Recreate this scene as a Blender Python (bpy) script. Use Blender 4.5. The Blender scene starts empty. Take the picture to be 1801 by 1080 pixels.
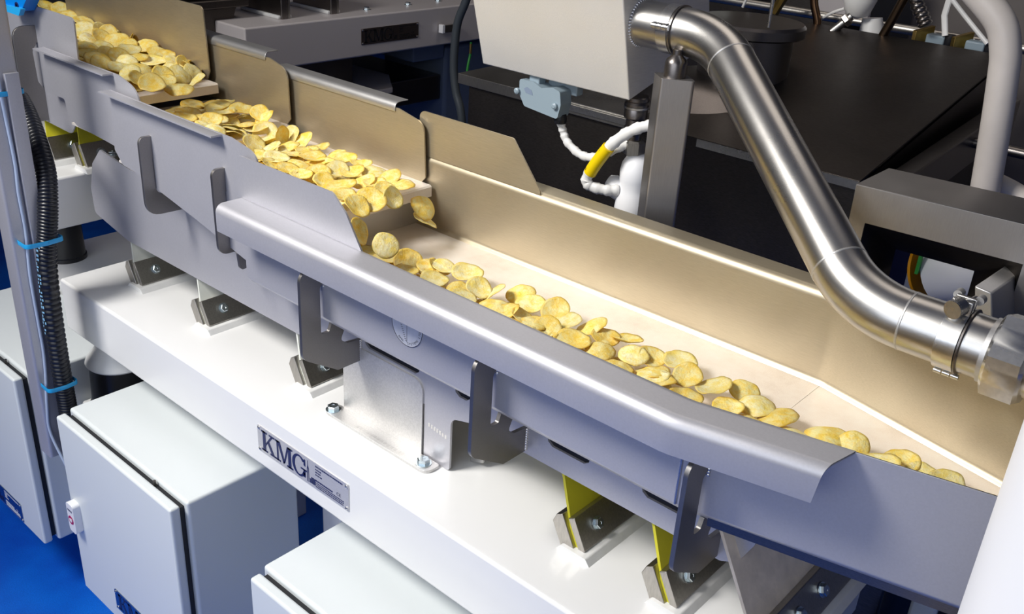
import bpy, bmesh, math, random
from mathutils import Vector, Matrix, Quaternion
PI = math.pi
scene = bpy.context.scene
COL = scene.collection

# ------------------------------------------------------------------ camera
CAM = Vector((0.0, 0.0, 1.70))
cam_data = bpy.data.cameras.new('camera')
cam_data.sensor_fit = 'HORIZONTAL'
cam_data.sensor_width = 36.0
cam_data.lens = 1694.5003 / 1801.0 * 36.0
cam_data.clip_start = 0.02
cam = bpy.data.objects.new('camera', cam_data)
COL.objects.link(cam)
Rw = Matrix(((0.7465, 0.6628, 0.0580), (-0.3290, 0.2919, 0.8981), (0.5783, -0.6895, 0.4359))).transposed()
q = Rw.to_quaternion(); q.normalize()
cam.matrix_world = Matrix.Translation(CAM) @ q.to_matrix().to_4x4()
scene.camera = cam

# ------------------------------------------------------------------ view + world
vs = scene.view_settings
vs.view_transform = 'Standard'
vs.look = 'None'
vs.gamma = 1.0
vs.use_curve_mapping = False
vs.exposure = 0.0
world = bpy.data.worlds.new('hall_air')
scene.world = world
world.use_nodes = True
bg = world.node_tree.nodes['Background']
bg.inputs[0].default_value = (0.80, 0.88, 1.0, 1)
bg.inputs[1].default_value = 0.20

# ------------------------------------------------------------------ lights
def area(name, loc, target, sx, sy, power, color, spread=180):
    d = bpy.data.lights.new(name, 'AREA')
    d.shape = 'RECTANGLE'; d.size = sx; d.size_y = sy
    d.energy = power; d.color = color; d.spread = math.radians(spread)
    o = bpy.data.objects.new(name, d); COL.objects.link(o)
    o.location = loc
    o.rotation_euler = (Vector(target) - Vector(loc)).to_track_quat('-Z', 'Y').to_euler()
    return o
# hard key from the upper left front, plus unseen fill lights added in front, over the aisle and behind
area('key_lamp', (-1.95, -0.70, 3.05), (-1.0, 1.05, 1.0), 0.80, 0.80, 31, (1.0, 0.97, 0.92), 95)
area('front_fill', (-0.35, -2.2, 1.9), (-1.1, 0.9, 0.8), 3.4, 1.4, 36, (0.84, 0.90, 1.0))
area('aisle_fill', (-0.9, -1.3, 2.75), (-0.9, 0.8, 0.6), 2.6, 1.0, 10, (0.86, 0.92, 1.0))
area('rear_fill', (-1.6, 2.6, 3.4), (-1.7, 2.3, 1.0), 2.4, 1.0, 9, (1.0, 0.90, 0.80))

# ------------------------------------------------------------------ materials
def newmat(name):
    m = bpy.data.materials.new(name); m.use_nodes = True
    nt = m.node_tree
    b = nt.nodes['Principled BSDF']
    return m, nt, b

def link(nt, a, b): nt.links.new(a, b)

def coords(nt, scale=(1, 1, 1)):
    tc = nt.nodes.new('ShaderNodeTexCoord')
    mp = nt.nodes.new('ShaderNodeMapping')
    mp.inputs['Scale'].default_value = scale
    link(nt, tc.outputs['Object'], mp.inputs['Vector'])
    return mp.outputs['Vector']

def ramp(nt, src, stops):
    r = nt.nodes.new('ShaderNodeValToRGB')
    e = r.color_ramp.elements
    e[0].position, e[0].color = stops[0][0], (*stops[0][1], 1)
    e[1].position, e[1].color = stops[-1][0], (*stops[-1][1], 1)
    for p, c in stops[1:-1]:
        x = e.new(p); x.color = (*c, 1)
    link(nt, src, r.inputs['Fac'])
    return r.outputs['Color']

def noise(nt, vec, scale, detail=3, rough=0.5):
    n = nt.nodes.new('ShaderNodeTexNoise')
    n.inputs['Scale'].default_value = scale
    n.inputs['Detail'].default_value = detail
    n.inputs['Roughness'].default_value = rough
    link(nt, vec, n.inputs['Vector'])
    return n.outputs['Fac']

def metal(name, c, rough=0.35, brush=(4, 60, 60), var=0.06, bump=0.02, metallic=1.0, dirt=None):
    m, nt, b = newmat(name)
    v = coords(nt, brush)
    f = noise(nt, v, 18, 4)
    lo = tuple(max(0, x * (1 - var)) for x in c); hi = tuple(min(1, x * (1 + var)) for x in c)
    col = ramp(nt, f, [(0.3, lo), (0.7, hi)])
    link(nt, col, b.inputs['Base Color'])
    b.inputs['Metallic'].default_value = metallic
    mr = nt.nodes.new('ShaderNodeMapRange')
    mr.inputs['From Min'].default_value = 0.25; mr.inputs['From Max'].default_value = 0.75
    mr.inputs['To Min'].default_value = rough * 0.88; mr.inputs['To Max'].default_value = rough * 1.12
    v2 = coords(nt, (1, 1, 1))
    link(nt, noise(nt, v2, 7, 5, 0.6), mr.inputs['Value'])
    link(nt, mr.outputs['Result'], b.inputs['Roughness'])
    if bump:
        bp = nt.nodes.new('ShaderNodeBump')
        bp.inputs['Strength'].default_value = bump; bp.inputs['Distance'].default_value = 0.001
        link(nt, f, bp.inputs['Height']); link(nt, bp.outputs['Normal'], b.inputs['Normal'])
    return m

def paint(name, c, rough=0.35, coat=0.0, var=0.02, scale=3, bump=0.0, bscale=200):
    m, nt, b = newmat(name)
    v = coords(nt)
    lo = tuple(x * (1 - var) for x in c); hi = tuple(min(1, x * (1 + var)) for x in c)
    link(nt, ramp(nt, noise(nt, v, scale, 4), [(0.3, lo), (0.7, hi)]), b.inputs['Base Color'])
    b.inputs['Roughness'].default_value = rough
    b.inputs['Coat Weight'].default_value = coat
    if bump:
        bp = nt.nodes.new('ShaderNodeBump')
        bp.inputs['Strength'].default_value = bump; bp.inputs['Distance'].default_value = 0.001
        link(nt, noise(nt, v, bscale, 2), bp.inputs['Height'])
        link(nt, bp.outputs['Normal'], b.inputs['Normal'])
    return m

M = {}
M['steel'] = metal('brushed_steel', (0.60, 0.59, 0.58), 0.42, (3, 60, 60), metallic=0.85)
M['steel_inner'] = metal('reflection_tinted_steel', (0.52, 0.45, 0.325), 0.46, (3, 60, 60), metallic=0.80)  # tan base colour paints in the warm reflection of the crisps
M['steel_satin'] = metal('bead_blasted_steel', (0.51, 0.505, 0.540), 0.44, (20, 20, 20), var=0.03, metallic=0.50)
M['steel_pipe'] = metal('tube_steel', (0.58, 0.565, 0.54), 0.29, (6, 40, 40), var=0.04)
M['steel_bright'] = metal('bright_steel', (0.74, 0.73, 0.71), 0.28, (10, 10, 10))
M['steel_box'] = metal('box_steel', (0.84, 0.82, 0.79), 0.50, (60, 3, 60), var=0.05, metallic=0.5)
M['steel_dark'] = metal('dark_steel', (0.22, 0.20, 0.19), 0.32, (3, 60, 60), var=0.1)
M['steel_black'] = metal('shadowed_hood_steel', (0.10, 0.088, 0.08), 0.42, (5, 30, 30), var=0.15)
M['foil'] = metal('foil_sticker', (0.66, 0.67, 0.72), 0.4, (8, 8, 8), metallic=0.3)
M['bracket'] = metal('blasted_bracket', (0.66, 0.65, 0.64), 0.50, (20, 20, 20), var=0.08, metallic=0.8)
M['hook'] = metal('grey_hook_plate', (0.29, 0.275, 0.265), 0.48, (20, 20, 20), var=0.03)
M['clamp'] = metal('clamp_steel', (0.42, 0.40, 0.37), 0.36, (30, 30, 4), var=0.12, bump=0.05)
M['zinc'] = metal('zinc_bolt', (0.62, 0.70, 0.74), 0.26, (8, 8, 8))
M['white'] = paint('white_paint', (0.80, 0.80, 0.795), 0.30, 0.15, 0.01)
M['cabinet'] = paint('light_grey_paint', (0.70, 0.74, 0.75), 0.38, 0.1, 0.01, bump=0.05, bscale=400)
M['grey_paint'] = paint('grey_paint', (0.55, 0.51, 0.51), 0.34, 0.1, 0.03)
M['greyblue'] = paint('grey_blue_paint', (0.20, 0.25, 0.34), 0.45)
M['white_plastic'] = paint('white_plastic', (0.82, 0.82, 0.84), 0.42)
M['wrap'] = paint('white_wrap', (0.82, 0.81, 0.79), 0.40, 0.1, 0.04, 20, 0.15, 40)
M['rubber'] = paint('black_rubber', (0.012, 0.012, 0.014), 0.28)
M['black'] = paint('black_plastic', (0.010, 0.010, 0.013), 0.45)
M['conduit'] = paint('black_conduit', (0.010, 0.011, 0.016), 0.32)
M['cable'] = paint('grey_blue_cable', (0.42, 0.50, 0.66), 0.4)
M['cable_dark'] = paint('dark_grey_cable', (0.055, 0.065, 0.075), 0.4)
M['tie'] = paint('blue_cable_tie', (0.02, 0.36, 0.72), 0.4)
M['blue_plastic'] = paint('blue_plastic', (0.0, 0.20, 0.66), 0.38)
M['cap_blue'] = paint('bright_blue_cap', (0.0, 0.16, 0.85), 0.35)
M['connector'] = paint('connector_grey_blue', (0.26, 0.33, 0.38), 0.42, 0, 0.02)
M['yellow_spring'] = paint('yellow_glass_fibre', (0.62, 0.57, 0.03), 0.40, 0.1, 0.04, 30, 0.1)
M['white_spring'] = paint('pale_glass_fibre', (0.72, 0.74, 0.68), 0.35, 0.1)
M['beige_spring'] = paint('beige_glass_fibre', (0.78, 0.68, 0.56), 0.55, 0, 0.12, 40, 0.25, 120)
M['yellow_label'] = paint('yellow_label', (0.85, 0.60, 0.0), 0.4)
M['ink'] = paint('navy_ink', (0.010, 0.016, 0.085), 0.4)
M['ink_dark'] = paint('dark_ink', (0.02, 0.02, 0.03), 0.4)
M['red_ink'] = paint('crimson_ink', (0.40, 0.01, 0.09), 0.4)
M['pale_ink'] = paint('pale_blue_print', (0.25, 0.50, 0.72), 0.4)
M['weld'] = metal('weld_bead', (0.66, 0.65, 0.66), 0.34, (30, 30, 30), var=0.1, bump=0.2)
M['white_weld'] = paint('painted_weld', (0.74, 0.74, 0.73), 0.35, 0.1, 0.03, 60, 0.4, 90)
M['plate'] = metal('name_plate', (0.62, 0.61, 0.62), 0.40, (5, 60, 60), metallic=0.45)
M['pillar'] = metal('pillar_steel', (0.36, 0.34, 0.33), 0.46, (40, 40, 3), var=0.04)
M['lagging'] = paint('grey_white_lagging', (0.56, 0.51, 0.47), 0.45, 0.05, 0.08, 12, 0.15, 40)
M['brown_panel'] = paint('brown_grey_panel', (0.15, 0.13, 0.12), 0.5)
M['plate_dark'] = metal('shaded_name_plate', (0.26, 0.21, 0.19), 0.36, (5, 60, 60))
M['plate_blue'] = metal('door_name_plate', (0.22, 0.28, 0.42), 0.28, (5, 60, 60))
M['green'] = paint('green_wire', (0.03, 0.28, 0.04), 0.4)
M['orange'] = paint('orange_disc', (0.62, 0.26, 0.0), 0.4)
M['brass'] = metal('brass', (0.50, 0.34, 0.10), 0.35)
M['wall'] = paint('wall_paint', (0.12, 0.115, 0.11), 0.7, 0, 0.05)
M['wall_light'] = paint('light_wall_paint', (0.52, 0.52, 0.52), 0.7, 0, 0.05)
M['ceiling'] = paint('ceiling_paint', (0.45, 0.45, 0.45), 0.8, 0, 0.05)
M['grime'] = paint('seasoning_grime', (0.16, 0.11, 0.04), 0.9, 0, 0.5, 120, 0.8, 300)
def floor_mat():
    m, nt, b = newmat('blue_resin_floor')
    v = coords(nt)
    f = noise(nt, v, 3.2, 4); g = noise(nt, v, 380, 2)
    c1 = ramp(nt, f, [(0.35, (0.0, 0.055, 0.46)), (0.65, (0.0, 0.15, 0.75))])
    c2 = ramp(nt, g, [(0.4, (0.85, 0.85, 0.85)), (0.75, (1.25, 1.2, 1.1))])
    mx = nt.nodes.new('ShaderNodeMix'); mx.data_type = 'RGBA'; mx.blend_type = 'MULTIPLY'
    mx.inputs[0].default_value = 1.0
    link(nt, c1, mx.inputs[6]); link(nt, c2, mx.inputs[7])
    link(nt, mx.outputs[2], b.inputs['Base Color'])
    b.inputs['Roughness'].default_value = 0.42
    bp = nt.nodes.new('ShaderNodeBump'); bp.inputs['Strength'].default_value = 0.25; bp.inputs['Distance'].default_value = 0.001
    link(nt, g, bp.inputs['Height']); link(nt, bp.outputs['Normal'], b.inputs['Normal'])
    return m
M['floor'] = floor_mat()
def dusty(name):
    # steel pan with a fine film of pale seasoning dust
    m, nt, b = newmat(name)
    v = coords(nt)
    f = noise(nt, v, 9, 6, 0.65)
    g = noise(nt, v, 700, 2)
    mx = nt.nodes.new('ShaderNodeMath'); mx.operation = 'MULTIPLY_ADD'
    mx.inputs[1].default_value = 0.35; link(nt, g, mx.inputs[0]); link(nt, f, mx.inputs[2])
    col = ramp(nt, mx.outputs[0], [(0.40, (0.70, 0.61, 0.54)), (0.62, (0.84, 0.77, 0.71)), (0.85, (0.88, 0.85, 0.81))])
    link(nt, col, b.inputs['Base Color'])
    b.inputs['Metallic'].default_value = 0.35
    b.inputs['Roughness'].default_value = 0.5
    return m
M['pan'] = dusty('dusty_pan_steel')
def chip_mat(name, base, pale, edge):
    m, nt, b = newmat(name)
    v = coords(nt)
    oi = nt.nodes.new('ShaderNodeObjectInfo')
    add = nt.nodes.new('ShaderNodeVectorMath'); add.operation = 'ADD'
    comb = nt.nodes.new('ShaderNodeMath'); comb.operation = 'MULTIPLY'; comb.inputs[1].default_value = 7.0
    link(nt, oi.outputs['Random'], comb.inputs[0])
    link(nt, v, add.inputs[0]); link(nt, comb.outputs[0], add.inputs[1])
    f = noise(nt, add.outputs[0], 75, 6, 0.68)
    c = ramp(nt, f, [(0.36, base), (0.50, tuple((a + d) / 2 for a, d in zip(base, pale))), (0.60, pale)])
    # darker toasted rim
    vl = nt.nodes.new('ShaderNodeVectorMath'); vl.operation = 'LENGTH'; link(nt, v, vl.inputs[0])
    rr = ramp(nt, vl.outputs['Value'], [(0.0, (0, 0, 0)), (0.0215, (0, 0, 0)), (0.0268, (0.8, 0.8, 0.8))])
    mx = nt.nodes.new('ShaderNodeMix'); mx.data_type = 'RGBA'
    link(nt, rr, mx.inputs[0]); link(nt, c, mx.inputs[6]); mx.inputs[7].default_value = (*edge, 1)
    hs = nt.nodes.new('ShaderNodeHueSaturation')
    mr = nt.nodes.new('ShaderNodeMapRange'); mr.inputs['To Min'].default_value = 0.80; mr.inputs['To Max'].default_value = 1.10
    link(nt, oi.outputs['Random'], mr.inputs['Value']); link(nt, mr.outputs['Result'], hs.inputs['Value'])
    link(nt, mx.outputs[2], hs.inputs['Color'])
    link(nt, hs.outputs['Color'], b.inputs['Base Color'])
    b.inputs['Roughness'].default_value = 0.5
    b.inputs['Subsurface Weight'].default_value = 0.25
    b.inputs['Subsurface Radius'].default_value = (0.006, 0.004, 0.001)
    b.inputs['Subsurface Scale'].default_value = 1.0
    bp = nt.nodes.new('ShaderNodeBump'); bp.inputs['Strength'].default_value = 0.8; bp.inputs['Distance'].default_value = 0.0016
    link(nt, noise(nt, add.outputs[0], 320, 4, 0.6), bp.inputs['Height']); link(nt, bp.outputs['Normal'], b.inputs['Normal'])
    return m
M['chip'] = chip_mat('golden_crisp', (0.97, 0.63, 0.07), (0.97, 0.82, 0.36), (0.84, 0.48, 0.03))
M['chip_pale'] = chip_mat('pale_crisp', (0.96, 0.72, 0.16), (0.97, 0.87, 0.50), (0.86, 0.58, 0.09))

# ------------------------------------------------------------------ mesh helpers
def sharp(me, deg=32):
    for p in me.polygons: p.use_smooth = True
    me.set_sharp_from_angle(angle=math.radians(deg))

def obj(name, bm, mat, parent=None, bevel=0.0, segs=2, smooth=32, center=True):
    """link a bmesh (world coordinates) as ONE mesh object with its origin at its centre"""
    bmesh.ops.recalc_face_normals(bm, faces=bm.faces[:])
    off = Vector((0, 0, 0))
    if center and bm.verts:
        lo = Vector([min(v.co[i] for v in bm.verts) for i in range(3)])
        hi = Vector([max(v.co[i] for v in bm.verts) for i in range(3)])
        off = (lo + hi) / 2; off.z = lo.z
        bmesh.ops.translate(bm, vec=-off, verts=bm.verts[:])
    me = bpy.data.meshes.new(name)
    bm.to_mesh(me); bm.free()
    if mat: me.materials.append(M[mat] if isinstance(mat, str) else mat)
    sharp(me, smooth)
    o = bpy.data.objects.new(name, me); COL.objects.link(o)
    o.location = off
    if parent is not None:
        o.parent = parent
        o.location = off - parent_world(parent)
    if bevel:
        md = o.modifiers.new('bevel', 'BEVEL'); md.width = bevel; md.segments = segs
        md.limit_method = 'ANGLE'; md.angle_limit = math.radians(40)
        md.harden_normals = False
        wn(o)
    return o

def wn(o):
    md = o.modifiers.new('weighted_normals', 'WEIGHTED_NORMAL'); md.keep_sharp = True; md.weight = 80

def parent_world(p):
    v = Vector((0, 0, 0))
    while p is not None:
        v += p.location; p = p.parent
    return v

def thing(name, label, cat, loc=(0, 0, 0), group=None):
    o = bpy.data.objects.new(name, None); COL.objects.link(o)
    o.location = loc; o.empty_display_size = 0.05
    o['label'] = label; o['category'] = cat
    if group: o['group'] = group
    return o

def tag(o, label, cat, group=None):
    o['label'] = label; o['category'] = cat
    if group: o['group'] = group
    return o

def struct(name, bm, mat, **k):
    o = obj(name, bm, mat, **k); o['kind'] = 'structure'; return o

def box(x0, x1, y0, y1, z0, z1, bm=None):
    bm = bm or bmesh.new()
    vs_ = [bm.verts.new(c) for c in ((x0,y0,z0),(x1,y0,z0),(x1,y1,z0),(x0,y1,z0),(x0,y0,z1),(x1,y0,z1),(x1,y1,z1),(x0,y1,z1))]
    for f in ((0,3,2,1),(4,5,6,7),(0,1,5,4),(1,2,6,5),(2,3,7,6),(3,0,4,7)):
        bm.faces.new([vs_[i] for i in f])
    return bm

def rounded(pts, rads, n=5):
    """round the corners of a 2D polygon; rads: radius per corner (or one number)"""
    out = []
    N = len(pts)
    if not isinstance(rads, (list, tuple)): rads = [rads] * N
    for i in range(N):
        p = Vector(pts[i]); a = Vector(pts[i - 1]); b = Vector(pts[(i + 1) % N]); r = rads[i]
        if r <= 0: out.append(tuple(p)); continue
        da = (a - p); db = (b - p); la, lb = da.length, db.length
        da.normalize(); db.normalize()
        ang = math.acos(max(-1, min(1, da.dot(db))))
        if ang > PI - 0.05: out.append(tuple(p)); continue
        d = min(r / math.tan(ang / 2), la * 0.49, lb * 0.49)
        rr = d * math.tan(ang / 2)
        s = p + da * d; e = p + db * d
        for k in range(n + 1):
            t = k / n
            # quadratic approximation of the arc
            q_ = s * (1 - t) ** 2 + p * 2 * t * (1 - t) + e * t * t
            q2 = s.lerp(e, t)
            out.append(tuple(q_.lerp(q2, 0.12)))
    return out

def prism(pts, axis, a, b, bm=None):
    """extrude a 2D polygon along an axis: axis 0 -> pts are (y,z); 1 -> (x,z); 2 -> (x,y)"""
    bm = bm or bmesh.new()
    def mk(p, t):
        return {0: (t, p[0], p[1]), 1: (p[0], t, p[1]), 2: (p[0], p[1], t)}[axis]
    A = [bm.verts.new(mk(p, a)) for p in pts]; B = [bm.verts.new(mk(p, b)) for p in pts]
    fa = bm.faces.new(A); fb = bm.faces.new(B[::-1])
    for i in range(len(pts)):
        bm.faces.new((A[i], A[i - 1], B[i - 1], B[i]))
    fa.normal_update(); fb.normal_update()
    bmesh.ops.triangulate(bm, faces=[fa, fb])
    return bm

def frame_of(d):
    d = Vector(d).normalized()
    u = Vector((0, 0, 1)) if abs(d.z) < 0.9 else Vector((1, 0, 0))
    x = d.cross(u).normalized(); y = x.cross(d).normalized()
    return x, y

def tube(path, r, n=20, bm=None, cap=True, radii=None, twist=0.0, oval=1.0):
    bm = bm or bmesh.new()
    path = [Vector(p) for p in path]
    N = len(path)
    tang = []
    for i in range(N):
        t = path[min(i + 1, N - 1)] - path[max(i - 1, 0)]
        tang.append(t.normalized())
    x, y = frame_of(tang[0])
    rings = []
    for i in range(N):
        if i:
            rot = tang[i - 1].rotation_difference(tang[i])
            x = rot @ x; y = rot @ y
        rr = radii[i] if radii else r
        ring = []
        for k in range(n):
            a = 2 * PI * k / n + twist * i
            ring.append(bm.verts.new(path[i] + (x * math.cos(a) * oval + y * math.sin(a)) * rr))
        rings.append(ring)
    for i in range(1, N):
        for k in range(n):
            bm.faces.new((rings[i - 1][k], rings[i - 1][(k + 1) % n], rings[i][(k + 1) % n], rings[i][k]))
    if cap:
        bm.faces.new(rings[0][::-1]); bm.faces.new(rings[-1])
    return bm

def smooth_path(pts, per=6):
    pts = [Vector(p) for p in pts]
    P = [pts[0] * 2 - pts[1]] + pts + [pts[-1] * 2 - pts[-2]]
    out = []
    for i in range(1, len(P) - 2):
        for k in range(per):
            t = k / per
            a, b, c, d = P[i - 1], P[i], P[i + 1], P[i + 2]
            out.append(0.5 * ((2 * b) + (c - a) * t + (2 * a - 5 * b + 4 * c - d) * t * t + (-a + 3 * b - 3 * c + d) * t ** 3))
    out.append(pts[-1])
    return out

def lathe(prof, center, axis=(0, 0, 1), n=32, bm=None):
    """prof: list of (radius, distance along axis)"""
    bm = bm or bmesh.new()
    ax = Vector(axis).normalized(); x, y = frame_of(ax); c = Vector(center)
    rings = []
    for r, h in prof:
        if r < 1e-6: rings.append([bm.verts.new(c + ax * h)])
        else: rings.append([bm.verts.new(c + ax * h + (x * math.cos(2*PI*k/n) + y * math.sin(2*PI*k/n)) * r) for k in range(n)])
    for a, b in zip(rings, rings[1:]):
        for k in range(n):
            k2 = (k + 1) % n
            if len(a) == 1 and len(b) == 1: continue
            if len(a) == 1: bm.faces.new((a[0], b[k2], b[k]))
            elif len(b) == 1: bm.faces.new((a[k], a[k2], b[0]))
            else: bm.faces.new((a[k], a[k2], b[k2], b[k]))
    if len(rings[0]) > 1: bm.faces.new(rings[0][::-1])
    if len(rings[-1]) > 1: bm.faces.new(rings[-1])
    return bm

def obox(c, ux, uy, uz, hx, hy, hz, bm=None):
    """oriented box, half sizes hx hy hz"""
    bm = bm or bmesh.new()
    c = Vector(c); ux, uy, uz = Vector(ux).normalized(), Vector(uy).normalized(), Vector(uz).normalized()
    v = [bm.verts.new(c + ux*a*hx + uy*b_*hy + uz*d*hz) for a, b_, d in ((-1,-1,-1),(1,-1,-1),(1,1,-1),(-1,1,-1),(-1,-1,1),(1,-1,1),(1,1,1),(-1,1,1))]
    for f in ((0,3,2,1),(4,5,6,7),(0,1,5,4),(1,2,6,5),(2,3,7,6),(3,0,4,7)):
        bm.faces.new([v[i] for i in f])
    return bm

def hexbolt(c, axis, r, parent, washer=True, name='bolt'):
    """one hex bolt head with its washer, standing on point c along axis"""
    bm = bmesh.new()
    if washer: lathe([(r*1.25, 0), (r*1.25, r*0.16), (r*0.4, r*0.18)], c, axis, 20, bm)
    lathe([(r, r*0.16), (r, r*0.75), (r*0.86, r*0.86), (r*0.3, r*0.86), (r*0.25, r*0.80)], c, axis, 6, bm)
    return obj(name, bm, 'zinc', parent, smooth=25)

# ------------------------------------------------------------------ lettering
def flat_polys(polys, origin, u, v, n, thick=0.0006, bm=None):
    """extrude 2D polygons (list of point lists) laid out on the plane origin,u,v; n is the outward normal"""
    bm = bm or bmesh.new()
    o, u, v, n = Vector(origin), Vector(u), Vector(v), Vector(n)
    for P in polys:
        A = [bm.verts.new(o + u * p[0] + v * p[1]) for p in P]
        B = [bm.verts.new(o + u * p[0] + v * p[1] + n * thick) for p in P]
        fb = bm.faces.new(B)
        for i in range(len(P)): bm.faces.new((A[i - 1], A[i], B[i], B[i - 1]))
        fb.normal_update()
        bmesh.ops.triangulate(bm, faces=[fb])
    return bm

def rect(x0, y0, x1, y1): return [(x0, y0), (x1, y0), (x1, y1), (x0, y1)]

def slab_K():
    return [rect(0.09, 0, 0.27, 1), rect(0, 0, 0.38, 0.08), rect(0, 0.92, 0.38, 1),
            [(0.26, 0.42), (0.62, 0.94), (0.74, 0.94), (0.26, 0.30)], rect(0.50, 0.92, 0.84, 1),
            [(0.38, 0.52), (0.50, 0.62), (0.82, 0.06), (0.64, 0.06)], rect(0.54, 0, 0.92, 0.08)]
def slab_M():
    return [rect(0.10, 0, 0.20, 1), rect(0, 0, 0.32, 0.08), rect(0, 0.92, 0.26, 1),
            [(0.14, 1.0), (0.32, 1.0), (0.60, 0.10), (0.50, 0.02)],
            [(0.50, 0.02), (0.60, 0.10), (0.86, 1.0), (0.76, 1.0)],
            rect(0.81, 0, 0.99, 1), rect(0.72, 0, 1.10, 0.08), rect(0.80, 0.92, 1.08, 1)]
def slab_G():
    out = []
    def el(a, rx, ry): return (0.42 + rx * math.cos(a), 0.5 + ry * math.sin(a))
    N = 26; a0, a1 = math.radians(38), math.radians(335)
    for i in range(N):
        s, e = a0 + (a1 - a0) * i / N, a0 + (a1 - a0) * (i + 1) / N
        wi = 0.16
        out.append([el(s, 0.42, 0.52), el(e, 0.42, 0.52), el(e, 0.42 - wi, 0.44), el(s, 0.42 - wi, 0.44)])
    out.append(rect(0.68, 0.08, 0.80, 0.46)); out.append(rect(0.52, 0.40, 0.90, 0.47))
    out.append([(0.70, 0.66), (0.80, 0.62), (0.80, 0.96), (0.72, 0.96)])
    return out

def text_bm(txt, size, origin, u, v, n, thick=0.0004, bm=None, align='LEFT'):
    bm = bm or bmesh.new()
    cu = bpy.data.curves.new('lettering', 'FONT'); cu.body = txt; cu.size = size
    cu.align_x = align; cu.resolution_u = 3
    ob = bpy.data.objects.new('lettering', cu); COL.objects.link(ob)
    dg = bpy.context.evaluated_depsgraph_get()
    me = bpy.data.meshes.new_from_object(ob.evaluated_get(dg))
    o, u, v, n = Vector(origin), Vector(u), Vector(v), Vector(n)
    st = len(bm.verts)
    vmap = [bm.verts.new(o + u * w.co.x + v * w.co.y + n * thick) for w in me.vertices]
    for p in me.polygons:
        try: bm.faces.new([vmap[i] for i in p.vertices])
        except ValueError: pass
    bpy.data.objects.remove(ob); bpy.data.curves.remove(cu); bpy.data.meshes.remove(me)
    return bm

def name_plate(parent, origin, u, v, n, w, h, base, ink, small=True, letters=True, print_mat=None, name='name_plate'):
    """riveted maker's plate: origin is the lower left corner of the plate"""
    o, u, v, n = Vector(origin), Vector(u), Vector(v), Vector(n)
    t = 0.0015
    bm = flat_polys([rounded(rect(0, 0, w, h), 0.003, 3)], o, u, v, n, t)
    pl = obj(name, bm, base, parent)
    s = h * 0.80
    bm = bmesh.new()
    if letters:
        x = 0.10 * h + 0.006
        for fn, adv, sc in ((slab_K, 0.88, 1.06), (slab_M, 1.06, 1.06), (slab_G, 0.88, 1.06)):
            P = [[(x + p[0] * s * sc, h * 0.11 + p[1] * s * 0.97) for p in poly] for poly in fn()]
            flat_polys(P, o + n * t, u, v, n, 0.0005, bm)
            x += adv * s * sc
        # tower mark and the small squares beside the letters
        k = x + 0.02 * s
        P = [[(k, h*.10), (k + .03*s, h*.10), (k + .03*s, h*.60), (k, h*.60)], [(k + .08*s, h*.10), (k + .11*s, h*.10), (k + .11*s, h*.60), (k + .08*s, h*.60)],
             [(k, h*.60), (k + .11*s, h*.60), (k + .07*s, h*.72), (k + .065*s, h*.90), (k + .045*s, h*.90), (k + .04*s, h*.72)]]
        for i in range(4): P.append(rect(k + (.17 + .09 * i) * s, h*.12, k + (.235 + .09 * i) * s, h*.12 + (.20 if i == 0 else .30) * s))
        flat_polys(P, o + n * t, u, v, n, 0.0005, bm)
    obj('lettering', bm, ink, pl) if letters else bm.free()
    if small:
        bm = bmesh.new(); rnd = random.Random(4)
        x0 = w * 0.655
        rows = [(.88, x0, w * .95, .030), (.76, x0, w * .72, .024), (.66, x0, w * .71, .024), (.56, x0, w * .73, .024),
                (.34, x0, w * .84, .034), (.25, x0, w * .95, .022), (.18, x0, w * .95, .022), (.11, x0, w * .95, .022)]
        for fy, a, b_, th in rows:
            xx = a
            while xx < b_ - 0.002:
                ww = rnd.uniform(0.0012, 0.0042)
                flat_polys([rect(xx, h * fy - th * h, min(xx + ww, b_), h * fy + th * h * .8)], o + n * t, u, v, n, 0.0003, bm)
                xx += ww + 0.0010
        text_bm('CE', h * 0.17, o + u * (w * .875) + v * (h * .34) + n * t, u, v, n, 0.0004, bm)
        obj('small_print', bm, print_mat or ink, pl)
    for a, b_ in ((.02, .09), (.98, .09), (.02, .91), (.98, .91)):
        obj('rivet', lathe([(0.0032, 0), (0.0030, 0.0012), (0.0016, 0.0022), (0, 0.0026)], o + u * (w * a) + v * (h * b_) + n * t, n, 12), 'steel_bright', pl)
    return pl

# ------------------------------------------------------------------ the hall
struct('floor', box(-6.5, 3.0, -3.0, 6.5, -0.1, 0.0), 'floor')
struct('ceiling', box(-6.5, 3.0, -3.0, 6.5, 4.2, 4.3), 'ceiling')
struct('wall_back', box(-6.5, 3.0, 6.5, 6.6, 0, 4.2), 'wall')
struct('wall_front', box(-6.5, 3.0, -3.1, -3.0, 0, 4.2), 'wall_light')
struct('wall_left', box(-6.6, -6.5, -3.0, 6.5, 0, 4.2), 'wall')
struct('wall_right', box(3.0, 3.1, -3.0, 6.5, 0, 4.2), 'wall_light')

# ------------------------------------------------------------------ main white base frame
FX0, FX1, FY0, FY1, FZ0, FZ1 = -1.957, -0.307, 0.806, 1.230, 0.671, 0.790
frame = thing('base_frame', 'long white machine base frame under the big trough, with a silver name plate', 'machine frame', (-1.13, 1.02, FZ0))
obj('box_beam', box(FX0, FX1, FY0, FY1, FZ0, FZ1), 'white', frame, bevel=0.005, segs=3)
name_plate(frame, (-1.237, FY0, 0.7055), (1, 0, 0), (0, 0, 1), (0, -1, 0), 0.246, 0.053, 'plate', 'ink')
obj('weld_seam', tube([(FX1 - .022, 0.96, FZ1 + .002), (FX1 - .022, 1.20, FZ1 + .002)], 0.008, 10), 'white_weld', frame)

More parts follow.
